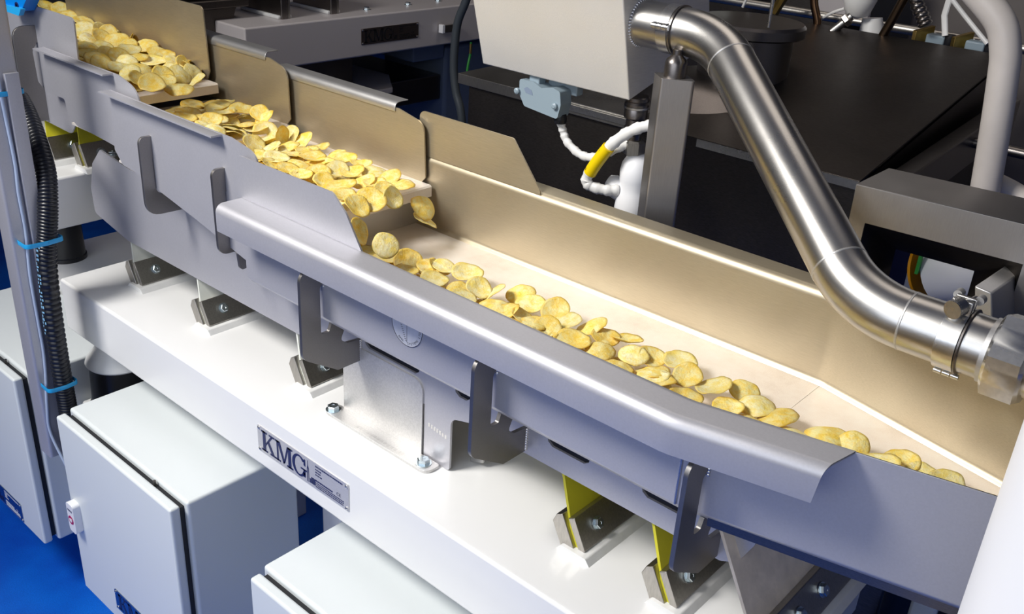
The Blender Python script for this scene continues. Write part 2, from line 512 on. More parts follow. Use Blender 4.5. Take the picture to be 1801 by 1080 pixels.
# upstream frame, its +X end shows behind the dark post
UX = -2.03
up = thing('upstream_base_frame', 'white base frame behind the grey post at the far left, higher than the long one', 'machine frame', (UX - .7, 1.02, 0.868))
obj('box_beam', box(UX - 1.5, UX, FY0, FY1, 0.868, 0.985), 'white', up, bevel=0.005, segs=3)

# floor-standing base beams that carry the rubber feet
def base_beam(x0, x1, y0, y1, z0, z1, label):
    t = thing('support_beam', label, 'beam', ((x0 + x1) / 2, (y0 + y1) / 2, 0))
    obj('beam', box(x0, x1, y0, y1, z0, z1), 'white', t, bevel=0.006, segs=3)
    obj('leg', box(x0 + .01, x0 + .07, y0 + .01, y0 + .07, 0, z0), 'white', t, bevel=0.004)
    obj('leg', box(x0 + .01, x0 + .07, y1 - .07, y1 - .01, 0, z0), 'white', t, bevel=0.004)
    obj('leg', box(x1 - .07, x1 - .01, y1 - .07, y1 - .01, 0, z0), 'white', t, bevel=0.004)
    return t
base_beam(-2.53, -2.10, 0.945, 1.36, 0.53, 0.62, 'white support beam under the upper rubber foot, left behind the conduit')
base_beam(-1.930, -1.76, 0.800, 1.30, 0.41, 0.495, 'white support beam under the near rubber foot, behind the middle cabinet')
base_beam(-1.33, -1.27, 0.99, 1.29, 0.50, 0.60, 'narrow pale post and beam beside the blue floor between the two right cabinets')

def isolator(c, zt, label, s=1.0, zb=None):
    t = thing('rubber_foot', label, 'machine foot', (c[0], c[1], zb))
    bh = zt - zb
    obj('cone', lathe([(0.030*s, bh), (0.034*s, bh - .010), (0.052*s, bh - .035*s), (0.066*s, bh - .052*s), (0.069*s, bh - .060*s), (0.066*s, bh - .064*s)], (c[0], c[1], zb), (0, 0, 1), 40), 'white', t)
    obj('rubber', lathe([(0.060*s, bh - .064*s), (0.062*s, bh - .075*s), (0.066*s, 0.012), (0.070*s, 0.010), (0.070*s, 0.0)], (c[0], c[1], zb), (0, 0, 1), 40), 'rubber', t)
isolator((-1.860, 0.868), 0.671, 'black rubber machine foot with white cone under the near end of the long frame', 1.04, 0.495)
isolator((-2.44, 1.035), 0.868, 'black rubber foot with white cone partly hidden behind the ribbed conduit', 0.72, 0.62)

# ------------------------------------------------------------------ leaf spring mounts
SL = 0.52            # lean: dx per -dz
def leaf_spring(xb, z0, ztop, mat, label, y0=0.905, y1=1.18, zfoot=None, group=None, bolts=(0.945, 1.09), far=True):
    """a glass-fibre leaf clamped between two steel blocks welded to the frame; xb = spring x at height z0+.07"""
    t = thing('leaf_spring_mount', label, 'leaf spring', (xb, (y0 + y1) / 2, z0), group)
    k = Vector((-SL, 0, 1)).normalized()        # up along the leaf
    nrm = Vector((1, 0, SL)).normalized()       # facing +X and up
    base = Vector((xb + SL * 0.07, 0, z0))
    L = (ztop - z0) / k.z
    cy = (y0 + y1) / 2; hy = (y1 - y0) / 2
    ya = y0 + .018 if y0 > .9 else y0 + .002
    out2 = [(y0 + .002, .004), (y0 + .002, .045), (ya, .115), (ya, L), (y1, L), (y1, .004)]
    bm = bmesh.new()
    A = [bm.verts.new(base + k * s - nrm * .0022 + Vector((0, y, 0))) for y, s in out2]
    B = [bm.verts.new(base + k * s + nrm * .0022 + Vector((0, y, 0))) for y, s in out2]
    bm.faces.new(A); bm.faces.new(B[::-1])
    for a_ in range(6): bm.faces.new((A[a_], A[a_ - 1], B[a_ - 1], B[a_]))
    obj('leaf', bm, mat, t)
    # rear block, chamfered, and the thin front clamp bar
    def lo(p, q): return (base.x + k.x * p + nrm.x * q, base.z + k.z * p + nrm.z * q)
    rear = [lo(0.066, -.0022), lo(0.066, -.014), lo(0.056, -.026), lo(-0.012, -.026), lo(0.0, -.0022)]
    obj('clamp_block', prism(rear, 1, y0 - .004, y1 + .004), 'clamp', t, bevel=0.0012)
    fr = [lo(0.058, .0026), lo(0.058, .014), lo(0.006, .014), lo(0.002, .0026)]
    cb = obj('clamp_bar', prism(fr, 1, y0, y1), 'clamp', t, bevel=0.001)
    for by in bolts:
        p = base + k * 0.032 + nrm * 0.0145 + Vector((0, by, 0))
        hexbolt(p, nrm, 0.0085, t)
    # the painted weld bead at the foot
    bm = prism(rounded([(base.x - .034, z0), (base.x - .026, z0 + .010), (base.x + .018, z0 + .010), (base.x + .026, z0)], [0, .004, .004, 0], 3), 1, y0 - .010, y1 + .006)
    obj('weld_foot', bm, 'white_weld', t, bevel=0.003, segs=3)
    return t
ZF = FZ1
for x, mat, lb in ((-1.833, 'white_spring', 'pale leaf spring in steel clamp, first from the left on the long frame'),
                   (-1.579, 'white_spring', 'pale leaf spring in steel clamp, second from the left on the long frame'),
                   (-1.259, 'white_spring', 'pale leaf spring in a steel clamp, just left of the bolted mounting bracket'),
                   (-0.642, 'yellow_spring', 'yellow leaf spring in steel clamp, left one of the pair below the big trough'),
                   (-0.488, 'yellow_spring', 'yellow leaf spring in steel clamp, right one of the pair below the big trough')):
    leaf_spring(x, ZF, 0.99, mat, lb)
leaf_spring(-0.345, ZF, 0.975, 'beige_spring', 'wide beige leaf spring with bolted bar at the right end of the white frame', 0.893, 1.20, bolts=(0.985, 1.05, 1.115))
leaf_spring(-2.165, 0.985, 1.15, 'yellow_spring', 'yellow leaf spring with one visible bolt, nearest the dark post at the upper left', 0.905, 1.18, bolts=(0.955, 1.09))
leaf_spring(-2.075, 0.985, 1.15, 'yellow_spring', 'yellow leaf spring with two visible bolts under the upper cascade trays', 0.935, 1.18, bolts=(0.975, 1.045))

# ------------------------------------------------------------------ chassis side plates with the bolted bracket
chassis = thing('drive_chassis', 'grey steel chassis side plate slung below the trays above the white frame', 'machine chassis', (-1.17, 1.04, 0.88))
def chassis_plate(y, th, front=True):
    pts = [(-1.920, 1.066), (-1.962, 1.026), (-1.984, 0.966), (-1.980, 0.909), (-1.846, 0.884), (-1.253, 0.888), (-0.935, 0.889)]
    rad = [.006, .01, .01, .01, .01, 0, 0]
    if front:
        pts += [(-0.935, 0.791), (-0.876, 0.791), (-0.876, 0.889), (-0.832, 0.901)]; rad += [0, .006, .016, 0]
    pts += [(-0.400, 0.901), (-0.378, 0.912), (-0.360, 0.950), (-0.356, 1.000)]; rad += [.01, .01, .02, 0]
    top = []
    for a, b in ((-0.458, -0.528), (-0.609, -0.689), (-0.834, -0.872), (-0.945, -1.080)):
        top += [(a, 0.956), (a - .004, 0.941), (a - .012, 0.9355), (b + .012, 0.9355), (b + .004, 0.941), (b, 0.956)]
    pts += [(-0.42, 1.000), (-0.43, .956)] + top + [(-1.28, 0.956), (-1.30, 1.012), (-1.46, 1.012), (-1.51, 1.013), (-1.565, 1.018), (-1.598, 1.038), (-1.62, 1.062), (-1.80, 1.052)]
    rad += [0] * (len(pts) - len(rad))
    rad[-3] = .02
    return prism(rounded(pts, rad), 1, y, y + th)
obj('side_plate', chassis_plate(0.915, 0.004), 'steel_satin', chassis)
obj('side_plate', chassis_plate(1.176, 0.004, False), 'steel_satin', chassis)
obj('slot_shade_strip', box(-1.24, -0.44, 0.9192, 0.9204, 0.915, 1.000), 'black', chassis)  # black strip added so the slots read as deep shade
obj('cross_member', box(-1.86, -1.80, 0.919, 1.176, 0.905, 0.955), 'steel_dark', chassis, bevel=.002)
obj('cross_member', box(-0.44, -0.40, 0.919, 1.176, 0.915, 0.955), 'steel_dark', chassis, bevel=.002)
obj('top_rail', box(-1.925, -1.70, 0.920, 0.945, 1.048, 1.056), 'steel_bright', chassis, bevel=.002)
hexbolt((-1.905, 0.934, 1.056), (0, 0, 1), 0.008, chassis)
br = obj('mounting_bracket', prism(rounded([(-1.131, 0.795), (-0.937, 0.795), (-0.937, 0.930), (-1.131, 0.930)], [0, 0, .02, .02]), 1, 0.9118, 0.9148), 'bracket', chassis)
obj('bracket_channel', prism([(-0.872, 0.79), (-0.845, 0.80), (-0.845, 0.90), (-0.872, 0.90)], 1, 0.96, 0.964), 'steel', chassis)
fb = obj('foot_bar', prism(rounded([(-1.150, 0.880), (-0.893, 0.880), (-0.893, 0.912), (-1.150, 0.912)], [.016, .016, .006, .012]), 2, 0.790, 0.7955), 'bracket', chassis, bevel=.0008)
hexbolt((-1.137, 0.893, 0.7955), (0, 0, 1), 0.0105, chassis)
hexbolt((-0.915, 0.896, 0.7955), (0, 0, 1), 0.0105, chassis)
bm = bmesh.new()
for i in range(14):
    flat_polys([rect(-1.07 + i * .0085, 0.886, -1.065 + i * .0085, 0.892)], (0, 0, 0.7955), (1, 0, 0), (0, 1, 0), (0, 0, 1), 0.0003, bm)
obj('stamped_number', bm, 'steel', chassis)
bm = bmesh.new()
for i in range(7):
    flat_polys([rect(-0.925 + i * .0062, 0.852 - i*.0008, -0.9215 + i * .0062, 0.859 - i*.0008)], (0, 0.915, 0), (1, 0, 0), (0, 0, 1), (0, -1, 0), 0.0003, bm)
obj('stamped_number', bm, 'steel_bright', chassis)

# ------------------------------------------------------------------ hooks (plates across the flow, welded to a tray wall)
HOOK_TEETH = [(0.842, 1.090), (0.832, 1.101), (0.797, 1.098), (0.797, 0.950), (0.866, 0.906), (0.915, 0.906),
              (0.915, 0.946), (0.886, 0.949), (0.872, 0.958), (0.880, 0.975), (0.856, 0.997), (0.850, 0.982), (0.834, 0.982), (0.834, 1.064), (0.842, 1.070)]
HOOK_TEETH_R = [0, .006, .034, .020, .008, 0, 0, .003, .008, .002, .002, .004, .006, .008, 0]
HOOK_C = [(0.862, 1.180), (0.834, 1.182), (0.834, 1.030), (0.915, 1.028), (0.915, 1.062), (0.858, 1.070), (0.857, 1.138), (0.862, 1.144)]
HOOK_C_R = [0, .026, .028, 0, 0, .016, .006, 0]
HOOK_3 = [(0.862, 1.179), (0.834, 1.181), (0.836, 1.026), (0.872, 1.026), (0.876, 0.986), (0.909, 0.994), (0.914, 1.020), (0.898, 1.024), (0.904, 1.040), (0.890, 1.044), (0.896, 1.062), (0.856, 1.080), (0.856, 1.136), (0.862, 1.142)]
HOOK_3_R = [0, .026, .018, .010, .008, .008, 0, .003, .003, .003, .003, .006, .006, 0]
def hook(parent, x, pts, rads, dy=0.0, dz=0.0, weld=None, weld2=None):
    P = [(p[0] + dy, p[1] + dz) for p in pts]
    h = obj('hook', prism(rounded(P, rads, 6), 0, x - .003, x + .003), 'hook', parent, bevel=.0005)
    for w in (weld, weld2):
        if w:
            y, za, zb = w
            n = max(3, int((zb - za) / .004)); bm = bmesh.new()
            for i in range(n):
                zc = za + (zb - za) * (i + .5) / n
                bmesh.ops.create_uvsphere(bm, u_segments=8, v_segments=6, radius=.0028, matrix=Matrix.Translation((x + .0035, y, zc)))
            obj('weld_bead', bm, 'weld', h)
    return h
obj_hooks = []

def sheet(name, bm, mat, parent, th=0.003, off=0.0):
    me_o = obj(name, bm, mat, parent, smooth=40)
    md = me_o.modifiers.new('sheet', 'SOLIDIFY'); md.thickness = th; md.offset = off
    wn(me_o)
    return me_o
# ------------------------------------------------------------------ cascade trays A, B, C
def tray(name, label, x0, x1n, x1f, yn, yf, zt, zf, flange_x, near_poly, near_rad, far_poly, far_rad, flange=0.024, far_flange=None, clip_floor=False):
    t = thing(name, label, 'conveyor tray', ((x0 + x1n) / 2, (yn + yf) / 2, zf))
    obj('side_wall', prism(rounded(near_poly, near_rad, 8), 1, yn - .003, yn), 'steel_satin', t)
    if far_flange: far_poly = [(p[0], p[1] - (.009 if p[1] > zt - .03 else 0)) for p in far_poly]
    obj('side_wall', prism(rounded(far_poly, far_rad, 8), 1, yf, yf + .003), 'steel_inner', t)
    if flange_x:
        a, b = flange_x
        pr = [(yn, zt - .006), (yn - .003, zt - .006), (yn - .0055, zt - .0030), (yn - flange, zt - .0030), (yn - flange, zt), (yn - .004, zt), (yn - .001, zt - .0015)]
        bm = prism([(p[0], p[1]) for p in pr], 0, a, b)
        obj('flange', bm, 'steel_satin', t)
    if far_flange:
        a, b = far_flange
        r_ = .010
        pr = [(yf - .0006, zt - .016), (yf - .0006, zt - r_)] + [(yf - .0006 + r_ - r_ * math.cos(math.radians(g)), zt - r_ + r_ * math.sin(math.radians(g))) for g in (15, 30, 45, 60, 75, 90)] + [(yf + .032, zt)]
        bm = bmesh.new(); ra = [bm.verts.new((a, p[0], p[1])) for p in pr]; rb = [bm.verts.new((b, p[0], p[1])) for p in pr]
        for i in range(len(pr) - 1): bm.faces.new((ra[i], ra[i + 1], rb[i + 1], rb[i]))
        sheet('flange', bm, 'steel', t, .002, 1.0)
    xe = max(x1n, x1f) + .012
    x0 = max(x0, -1.945) if clip_floor else x0
    if clip_floor: obj('floor_pan', box(-2.25, x0, 1.00, yf, zf - .004, zf), 'steel_dark', t)  # rear pan in dark steel, paints in the shade under the tray above
    fl = [(x0, zf), (xe - .003, zf), (xe, zf - .003), (xe, zf - .022), (xe - .003, zf - .022), (xe - .003, zf - .004), (x0, zf - .004)]
    obj('floor_pan', prism(fl, 1, yn, yf), 'pan', t)
    return t

ZA, ZB, ZC = 1.335, 1.265, 1.237
FA, FB, FC, FD = 1.170, 1.125, 1.100, 1.010
trayA = tray('cascade_tray', 'uppermost cascade tray heaped with crisps, beside the blue sensor block', -2.60, -1.920, -1.940, 0.900, 1.200, ZA, FA, None,
     [(-2.232, 1.09), (-2.232, 1.322), (-2.205, ZA), (-1.920, ZA), (-1.928, FA - .01), (-2.0, 1.085)], [.004, .012, .01, .012, .002, .02],
     [(-2.60, FA - .006), (-2.60, ZA - .005), (-1.948, ZA - .004), (-1.940, FA + .02), (-1.955, FA - .006)], [0, 0, .014, .004, .004])
obj('upstream_wall', box(-2.60, -2.225, 0.897, 0.900, FA - .01, ZA - .03), 'steel_satin', trayA)
trayB = tray('cascade_tray', 'middle cascade tray with rounded front end and narrow flange, below the uppermost tray', -2.02, -1.655, -1.668, 0.876, 1.216, ZB, FB, (-2.02, -1.738),
     [(-2.025, ZB), (-1.722, ZB), (-1.652, ZB - .016), (-1.643, 1.115), (-1.70, 1.114), (-1.792, 1.120), (-1.917, 1.126), (-1.950, 1.140), (-1.956, 1.172), (-2.038, 1.172)], [.002, .02, .04, .01, .01, .02, .01, .008, .008, .006],
     [(-2.03, FB - .006), (-2.03, ZB), (-1.732, ZB), (-1.672, ZB - .014), (-1.668, FB + .012), (-1.685, FB - .006)], [0, .008, .01, .03, .004, .004], far_flange=(-2.02, -1.744), clip_floor=True)
trayC = tray('cascade_tray', 'lowest cascade tray, dropping crisps into the big trough, two hooks on its wall', -1.735, -1.262, -1.268, 0.862, 1.230, ZC, FC, (-1.735, -1.365),
     [(-1.735, ZC), (-1.340, ZC), (-1.268, ZC - .012), (-1.262, 1.060), (-1.30, 1.022), (-1.470, 1.057), (-1.678, 1.094), (-1.715, 1.096), (-1.740, 1.12)], [.002, .02, .03, .004, .01, .02, .01, .01, .006],
     [(-1.735, FC - .006), (-1.735, ZC), (-1.345, ZC), (-1.275, ZC - .014), (-1.268, FC + .010), (-1.283, FC - .006)], [0, .006, .01, .022, .004, .004], far_flange=(-1.735, -1.352))
hook(trayC, -1.600, HOOK_C, HOOK_C_R, weld=(0.862, 1.146, 1.180))
hook(trayC, -1.368, HOOK_3, HOOK_3_R, weld=(0.862, 1.144, 1.179))
hook(trayA, -2.098, HOOK_C, HOOK_C_R, dy=.038 - .0, dz=0.115, weld=(0.900, 1.262, 1.294))
HA = [(0.900, 1.294), (0.848, 1.296), (0.847, 1.095), (0.915, 1.092), (0.915, 1.140), (0.896, 1.162), (0.886, 1.178), (0.884, 1.242), (0.900, 1.266)]
# (the first hook of the upper tray has its own longer outline)
bpy.data.objects.remove([c for c in trayA.children if c.name.startswith('hook')][0].children[0])
bpy.data.objects.remove([c for c in trayA.children if c.name.startswith('hook')][0])
hook(trayA, -2.100, HA, [0, .034, .030, 0, 0, .008, .012, .008, 0], weld=(0.900, 1.266, 1.294), weld2=(0.912, 1.098, 1.138))
obj('hanger_block', prism([(-2.096, 1.085), (-2.060, 1.085), (-2.052, 1.10), (-2.052, 1.15), (-2.096, 1.15)], 1, 0.905, 0.925), 'steel_satin', trayA, bevel=.001)

# ------------------------------------------------------------------ the big trough
def yn(x): return 0.842 if x <= -0.435 else 0.842 + 0.225 * (x + 0.435)
def yf(x): return 1.240 if x <= -0.440 else 1.240 - 0.245 * (x + 0.440)
def sweep(prof, xs, yfun, sgn, th=0.003, slant=None):
    """prof: (dy, z) points; dy measured outward (sgn -1 near side, +1 far side)"""
    bm = bmesh.new(); rows = []
    for i, x in enumerate(xs):
        row = []
        for d, z in prof:
            xx = x + (slant(d, z) if slant and i == len(xs) - 1 else 0)
            row.append(bm.verts.new((xx, yfun(xx) + sgn * d, z)))
        rows.append(row)
    for a, b in zip(rows, rows[1:]):
        for k in range(len(prof) - 1): bm.faces.new((a[k], a[k + 1], b[k + 1], b[k]))
    bmesh.ops.recalc_face_normals(bm, faces=bm.faces[:])
    return bm
def arc(cy_, cz_, r, a0, a1, n=8):
    return [(cy_ + r * math.cos(math.radians(a0 + (a1 - a0) * i / n)), cz_ + r * math.sin(math.radians(a0 + (a1 - a0) * i / n))) for i in range(n + 1)]
trough = thing('collecting_trough', 'big stainless trough with a broad rolled front flange, crisps running to the right', 'conveyor trough', (-0.7, 1.04, FD))
XS = [-1.292, -1.0, -0.7, -0.50, -0.450, -0.440, -0.430, -0.420, -0.35]
rf = 0.013
fl_prof = [(0.0, 1.150)] + [(0.006, 1.150)] + arc(0.050 - rf, 1.150 - rf, rf, 90, 0) + [(0.050, 1.106)]
sheet('front_flange', sweep(fl_prof, XS + [-0.262], yn, -1, slant=lambda d, z: -0.010 * d / .05 - 0.12 * (1.15 - z)), 'steel_satin', trough)
wall_prof = [(0.0, 1.150), (0.0, 1.012), (-0.004, 1.006), (-0.014, 0.996)]
sheet('front_wall', sweep(wall_prof, XS + [-0.262, 0.06], yn, -1), 'steel_satin', trough)
far_prof = [(-0.010, 1.010), (-0.004, 1.0125), (0.0, 1.020), (0.0, 1.138)] + [(0.0 + 0.012 - 0.012 * math.cos(math.radians(a)), 1.138 + 0.012 * math.sin(math.radians(a))) for a in (22, 45, 68, 90)] + [(0.045, 1.150)] + [(0.050, 1.147), (0.052, 1.142), (0.052, 1.110)]
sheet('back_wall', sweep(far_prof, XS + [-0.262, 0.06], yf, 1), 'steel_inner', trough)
bm = bmesh.new(); rows = []
for x in XS + [-0.262, 0.06]:
    rows.append((bm.verts.new((x, yn(x) + .001, FD)), bm.verts.new((x, yf(x) - .010, FD))))
for a, b in zip(rows, rows[1:]): bm.faces.new((a[0], a[1], b[1], b[0]))
sheet('floor_pan', bm, 'pan', trough)
ry = [(x, yn(x) + .008) for x in (-0.40, -0.30, -0.15, 0.05)]
obj('under_rail', prism(ry + [(p[0], p[1] + .012) for p in ry[::-1]], 2, 0.9885, 1.0035), 'steel_dark', trough)
obj('head_plate', box(-1.295, -1.292, 0.843, 1.239, 1.008, 1.075), 'steel', trough)
obj('bend_weld', tube([(-0.4365, 0.8405, 1.090), (-0.4365, 0.8405, 1.010)], 0.0022, 8), 'weld', trough)
obj('pan_seam', box(-0.441, -0.439, 0.86, 1.229, 1.0112, 1.0120), 'pan', trough)
up_n = [(-1.303, 1.149), (-1.303, 1.222), (-1.060, 1.224), (-1.030, 1.200), (-0.995, 1.149)]
obj('upstand', prism(rounded(up_n, [0, .014, .014, .02, .001], 8), 1, 0.8408, 0.8438), 'steel_satin', trough)
up_f = [(-1.300, 1.149), (-1.296, 1.234), (-1.062, 1.234), (-0.994, 1.155), (-0.994, 1.149)]
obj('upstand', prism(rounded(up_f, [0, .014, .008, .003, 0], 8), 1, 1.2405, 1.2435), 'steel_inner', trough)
hook(trough, -1.090, HOOK_TEETH, HOOK_TEETH_R, weld=(0.842, 1.062, 1.086), weld2=(0.914, 0.908, 0.945))
hook(trough, -0.727, HOOK_TEETH, HOOK_TEETH_R, weld=(0.842, 1.062, 1.086), weld2=(0.914, 0.908, 0.945))
hook(trough, -0.408, HOOK_TEETH, HOOK_TEETH_R, dy=.004, weld=(0.848, 1.062, 1.086), weld2=(0.918, 0.908, 0.945))

# stroke gauge: round foil sticker half under the flange lip
G0 = Vector((-0.897, 0.8400, 1.068)); GR = 0.0318
gd = obj('stroke_gauge_sticker', prism([(G0.x + GR * math.cos(2*PI*i/40), G0.z + GR * math.sin(2*PI*i/40)) for i in range(40)], 1, 0.8396, 0.8402), 'foil', trough)
bm = bmesh.new()
for i in range(40):
    a0, a1 = 2*PI*i/40, 2*PI*(i+1)/40
    flat_polys([[((GR-.0007)*math.cos(a0), (GR-.0007)*math.sin(a0)), (GR*math.cos(a0), GR*math.sin(a0)), (GR*math.cos(a1), GR*math.sin(a1)), ((GR-.0007)*math.cos(a1), (GR-.0007)*math.sin(a1))]], (G0.x, 0.8396, G0.z), (1, 0, 0), (0, 0, 1), (0, -1, 0), .0003, bm)
flat_polys([rect(0.0, -.026, .0004, .018)], (G0.x, 0.8396, G0.z), (1, 0, 0), (0, 0, 1), (0, -1, 0), .0003, bm)
for i in range(16):
    z = -.024 + .0028 * i; x = -.0006 - .0175 * (i / 15)
    flat_polys([rect(x - .003, z, x, z + .0006)], (G0.x, 0.8396, G0.z), (1, 0, 0), (0, 0, 1), (0, -1, 0), .0003, bm)
s_ = 'KMG  SYSTEMS LTD'
for i, ch in enumerate(s_):
    if ch == ' ': continue
    a = math.radians(-125 + i * 8.2)
    p = Vector((G0.x + (GR - .0050) * math.cos(a), 0.8396, G0.z + (GR - .0050) * math.sin(a)))
    rad = Vector((-math.cos(a), 0, -math.sin(a))); tan_ = Vector((-math.sin(a), 0, math.cos(a)))
    text_bm(ch, .0052, p - rad * .0018, tan_, rad, (0, -1, 0), .0003, bm, 'CENTER')
obj('gauge_print', bm, 'ink_dark', gd)

# ------------------------------------------------------------------ control cabinets
def cabinet(x0, x1, label, plate=None, handle=False, zt=0.600, zb=0.150):
    t = thing('control_cabinet', label, 'cabinet', ((x0 + x1) / 2, 0.82, zb))
    obj('body', box(x0, x1, 0.700, 0.938, zb, zt), 'cabinet', t, bevel=0.006, segs=4)
    obj('gasket', box(x0 + .012, x1 - .012, 0.6885, 0.701, zb + .012, zt - .012), 'black', t)
    d = obj('door', box(x0 + .008, x1 - .004, 0.668, 0.6885, zb + .002, zt - .002), 'cabinet', t, bevel=0.005, segs=4)
    obj('hinge_pin', lathe([(0.003, 0), (0.003, 0.012)], (x1 - .10, 0.694, zt - .012), (0, 0, 1), 10), 'steel_dark', t)
    if plate:
        px, pz = plate
        name_plate(d, (px, 0.668, pz), (1, 0, 0), (0, 0, 1), (0, -1, 0), 0.262, 0.052, 'plate_blue', 'ink', print_mat='white')
    if handle:
        hx, hz = -1.731, 0.328
        h = obj('handle', prism(rounded([(hx, hz), (hx + .030, hz), (hx + .030, hz + .074), (hx, hz + .074)], .008), 1, 0.652, 0.668), 'white_plastic', d, bevel=.004, segs=3)
        bm = lathe([(0.0105, 0), (0.0105, 0.0006)], (hx + .014, 0.652, hz + .032), (0, -1, 0), 24)
        obj('lock_ring', bm, 'red_ink', h)
        obj('lock_slot', prism(rounded([(hx + .0085, hz + .028), (hx + .0195, hz + .028), (hx + .0195, hz + .036), (hx + .0085, hz + .036)], .003), 1, 0.6508, 0.6515), 'white_plastic', h)
        bm = bmesh.new()
        for i in range(5): flat_polys([rect(hx + .005 + i * .004, hz + .054, hx + .0075 + i * .004, hz + .059)], (0, 0.652, 0), (1, 0, 0), (0, 0, 1), (0, -1, 0), .0003, bm)
        obj('handle_mark', bm, 'ink', h)
    return t
cabinet(-2.395, -1.934, 'light grey control cabinet at the far left with part of a navy plate', plate=(-2.302, 0.148 + .012))
cabinet(-1.754, -1.314, 'light grey control cabinet in the middle with a white handle and red lock', plate=(-1.594, 0.192), handle=True)
cabinet(-1.087, -0.630, 'light grey control cabinet at the bottom edge, right of the blue gap')

# ------------------------------------------------------------------ dark post with its cables
post = thing('steel_post', 'tall grey square steel post at the left edge carrying cables', 'post', (-1.865, 0.715, 0.44))
obj('tube', prism(rounded([(-1.892, 0.680), (-1.842, 0.680), (-1.842, 0.745), (-1.892, 0.745)], .007, 4), 2, 0.440, 4.2), 'steel_satin', post)
obj('cable_rail', prism(rounded([(-1.8415, 0.716), (-1.832, 0.716), (-1.832, 0.742), (-1.8415, 0.742)], .002, 3), 2, 0.60, 1.265), 'steel_satin', post)
tag(obj('signal_cable', tube(smooth_path([(-1.838, 0.706, 1.262), (-1.838, 0.707, 1.20), (-1.838, .710, 1.10), (-1.838, .707, 1.04), (-1.838, .708, .96), (-1.838, .702, .87), (-1.838, .702, .76), (-1.838, .702, .70), (-1.838, .698, .64), (-1.838, .690, .57), (-1.838, .688, .50), (-1.80, 0.70, .40), (-1.785, 0.70, .30)], 5), 0.0032, 10), 'cable'),
    'thin light blue-grey cable running down the grey post beside the conduit', 'cable')
cpath = smooth_path([(-2.02, 0.81, 1.17), (-1.965, 0.80, 1.145), (-1.905, 0.785, 1.11), (-1.852, 0.770, 1.065), (-1.826, 0.754, 1.015), (-1.820, 0.742, .96), (-1.821, 0.732, .90), (-1.821, 0.726, .80), (-1.821, 0.724, .70), (-1.821, 0.724, .62), (-1.820, 0.724, .56), (-1.818, 0.722, .50), (-1.812, 0.722, .42)], 26)
bm = tube(cpath, 0.0185, 18, radii=[0.0192 if i % 3 else 0.0168 for i in range(len(cpath))])
con = tag(obj('corrugated_conduit', bm, 'conduit', smooth=60), 'thick black ribbed conduit bulging out beside the grey post', 'conduit')
def near_cond(z):
    p = min(cpath, key=lambda a: abs(a.z - z)); return p
bm = bmesh.new(); rnd = random.Random(3)
zz = 0.93
while zz > 0.735:
    p = near_cond(zz); h = rnd.uniform(.003, .006)
    for k in range(rnd.choice((1, 2, 2))):
        ang = math.radians(-88 + rnd.uniform(-6, 6) + k * 14)
        dd = Vector((math.cos(ang), math.sin(ang), 0)); tt = Vector((-math.sin(ang), math.cos(ang), 0))
        c = p + dd * 0.0197
        flat_polys([rect(-.0016, -h / 2, .0016, h / 2)], c, tt, (0, 0, 1), dd, .0002, bm)
    zz -= h + 0.0035
pr_ = obj('printed_marks', bm, 'pale_ink', con)
def cable_tie(z, x0, y0, x1, y1, label, dz=.004):
    t = bmesh.new()
    loop = [(x0, y0 - .002), (x1, y0 - .006), (x1 + .005, (y0 + y1) / 2), (x1, y1), (x0, y1)]
    P = [Vector((a, b, z + dz * (a - x0) / max(1e-6, x1 - x0))) for a, b in rounded(loop, .010, 4)]
    w = .0045; rows = [(t.verts.new(p + Vector((0, 0, -w))), t.verts.new(p + Vector((0, 0, w)))) for p in P]
    for i in range(len(rows)):
        a, b = rows[i - 1], rows[i]; t.faces.new((a[0], b[0], b[1], a[1]))
    o = sheet('cable_tie', t, 'tie', None, .0014)
    tag(o, label, 'cable tie')
    obj('lock_head', obox((x0 - .002, y0 - .004, z), (1, 0, .1), (0, 1, 0), (0, 0, 1), .006, .004, .006), 'tie', o, bevel=.001)
cable_tie(0.940, -1.850, 0.694, -1.798, 0.762, 'bright blue cable tie round conduit and post, upper one below the yellow springs')
cable_tie(0.620, -1.850, 0.690, -1.799, 0.746, 'bright blue cable tie round conduit and post, lower one above the middle cabinet')
cable_tie(1.225, -1.897, 0.676, -1.838, 0.750, 'bright blue cable tie at the very left edge near the uppermost tray')
t_ = tag(obj('blue_tie_end', obox((-1.782, 0.692, .405), (1, 0, 0), (0, 1, 0), (0, 0, 1), .005, .005, .006), 'tie', bevel=.001), 'small blue tie head on the cable below the post, between two cabinets', 'cable tie')

# blue sensor block on the uppermost tray
sen = thing('sensor_block', 'bright blue plastic sensor block on the rim of the uppermost tray', 'sensor', (-2.09, 0.89, 1.335))
pts = [(-2.188, 1.362), (-2.150, 1.326), (-2.085, 1.326), (-2.030, 1.372), (-2.030, 1.42), (-2.188, 1.42)]
obj('housing', prism(rounded(pts, .005, 3), 1, 0.868, 0.896), 'blue_plastic', sen, bevel=.003)
obj('lower_cap', prism(rounded([(-2.165, 1.330), (-2.150, 1.318), (-2.085, 1.318), (-2.068, 1.335)], .003, 3), 1, 0.862, 0.872), 'tie', sen, bevel=.002)
obj('port', lathe([(0.007, 0), (0.007, .002), (.004, .002), (.004, 0)], (-2.098, 0.868, 1.336), (0, -1, 0), 16), 'ink', sen)
bm = bmesh.new()
for i in range(5):
    for j in range(3):
        flat_polys([rect(-.012 + i * .006, -.004 + j * .008, -.009 + i * .006, .001 + j * .008)], (-2.075, 0.868, 1.362), (1, 0, 0), (0, 0, 1), (0, -1, 0), .0003, bm)
obj('printed_marks', bm, 'pale_ink', sen)

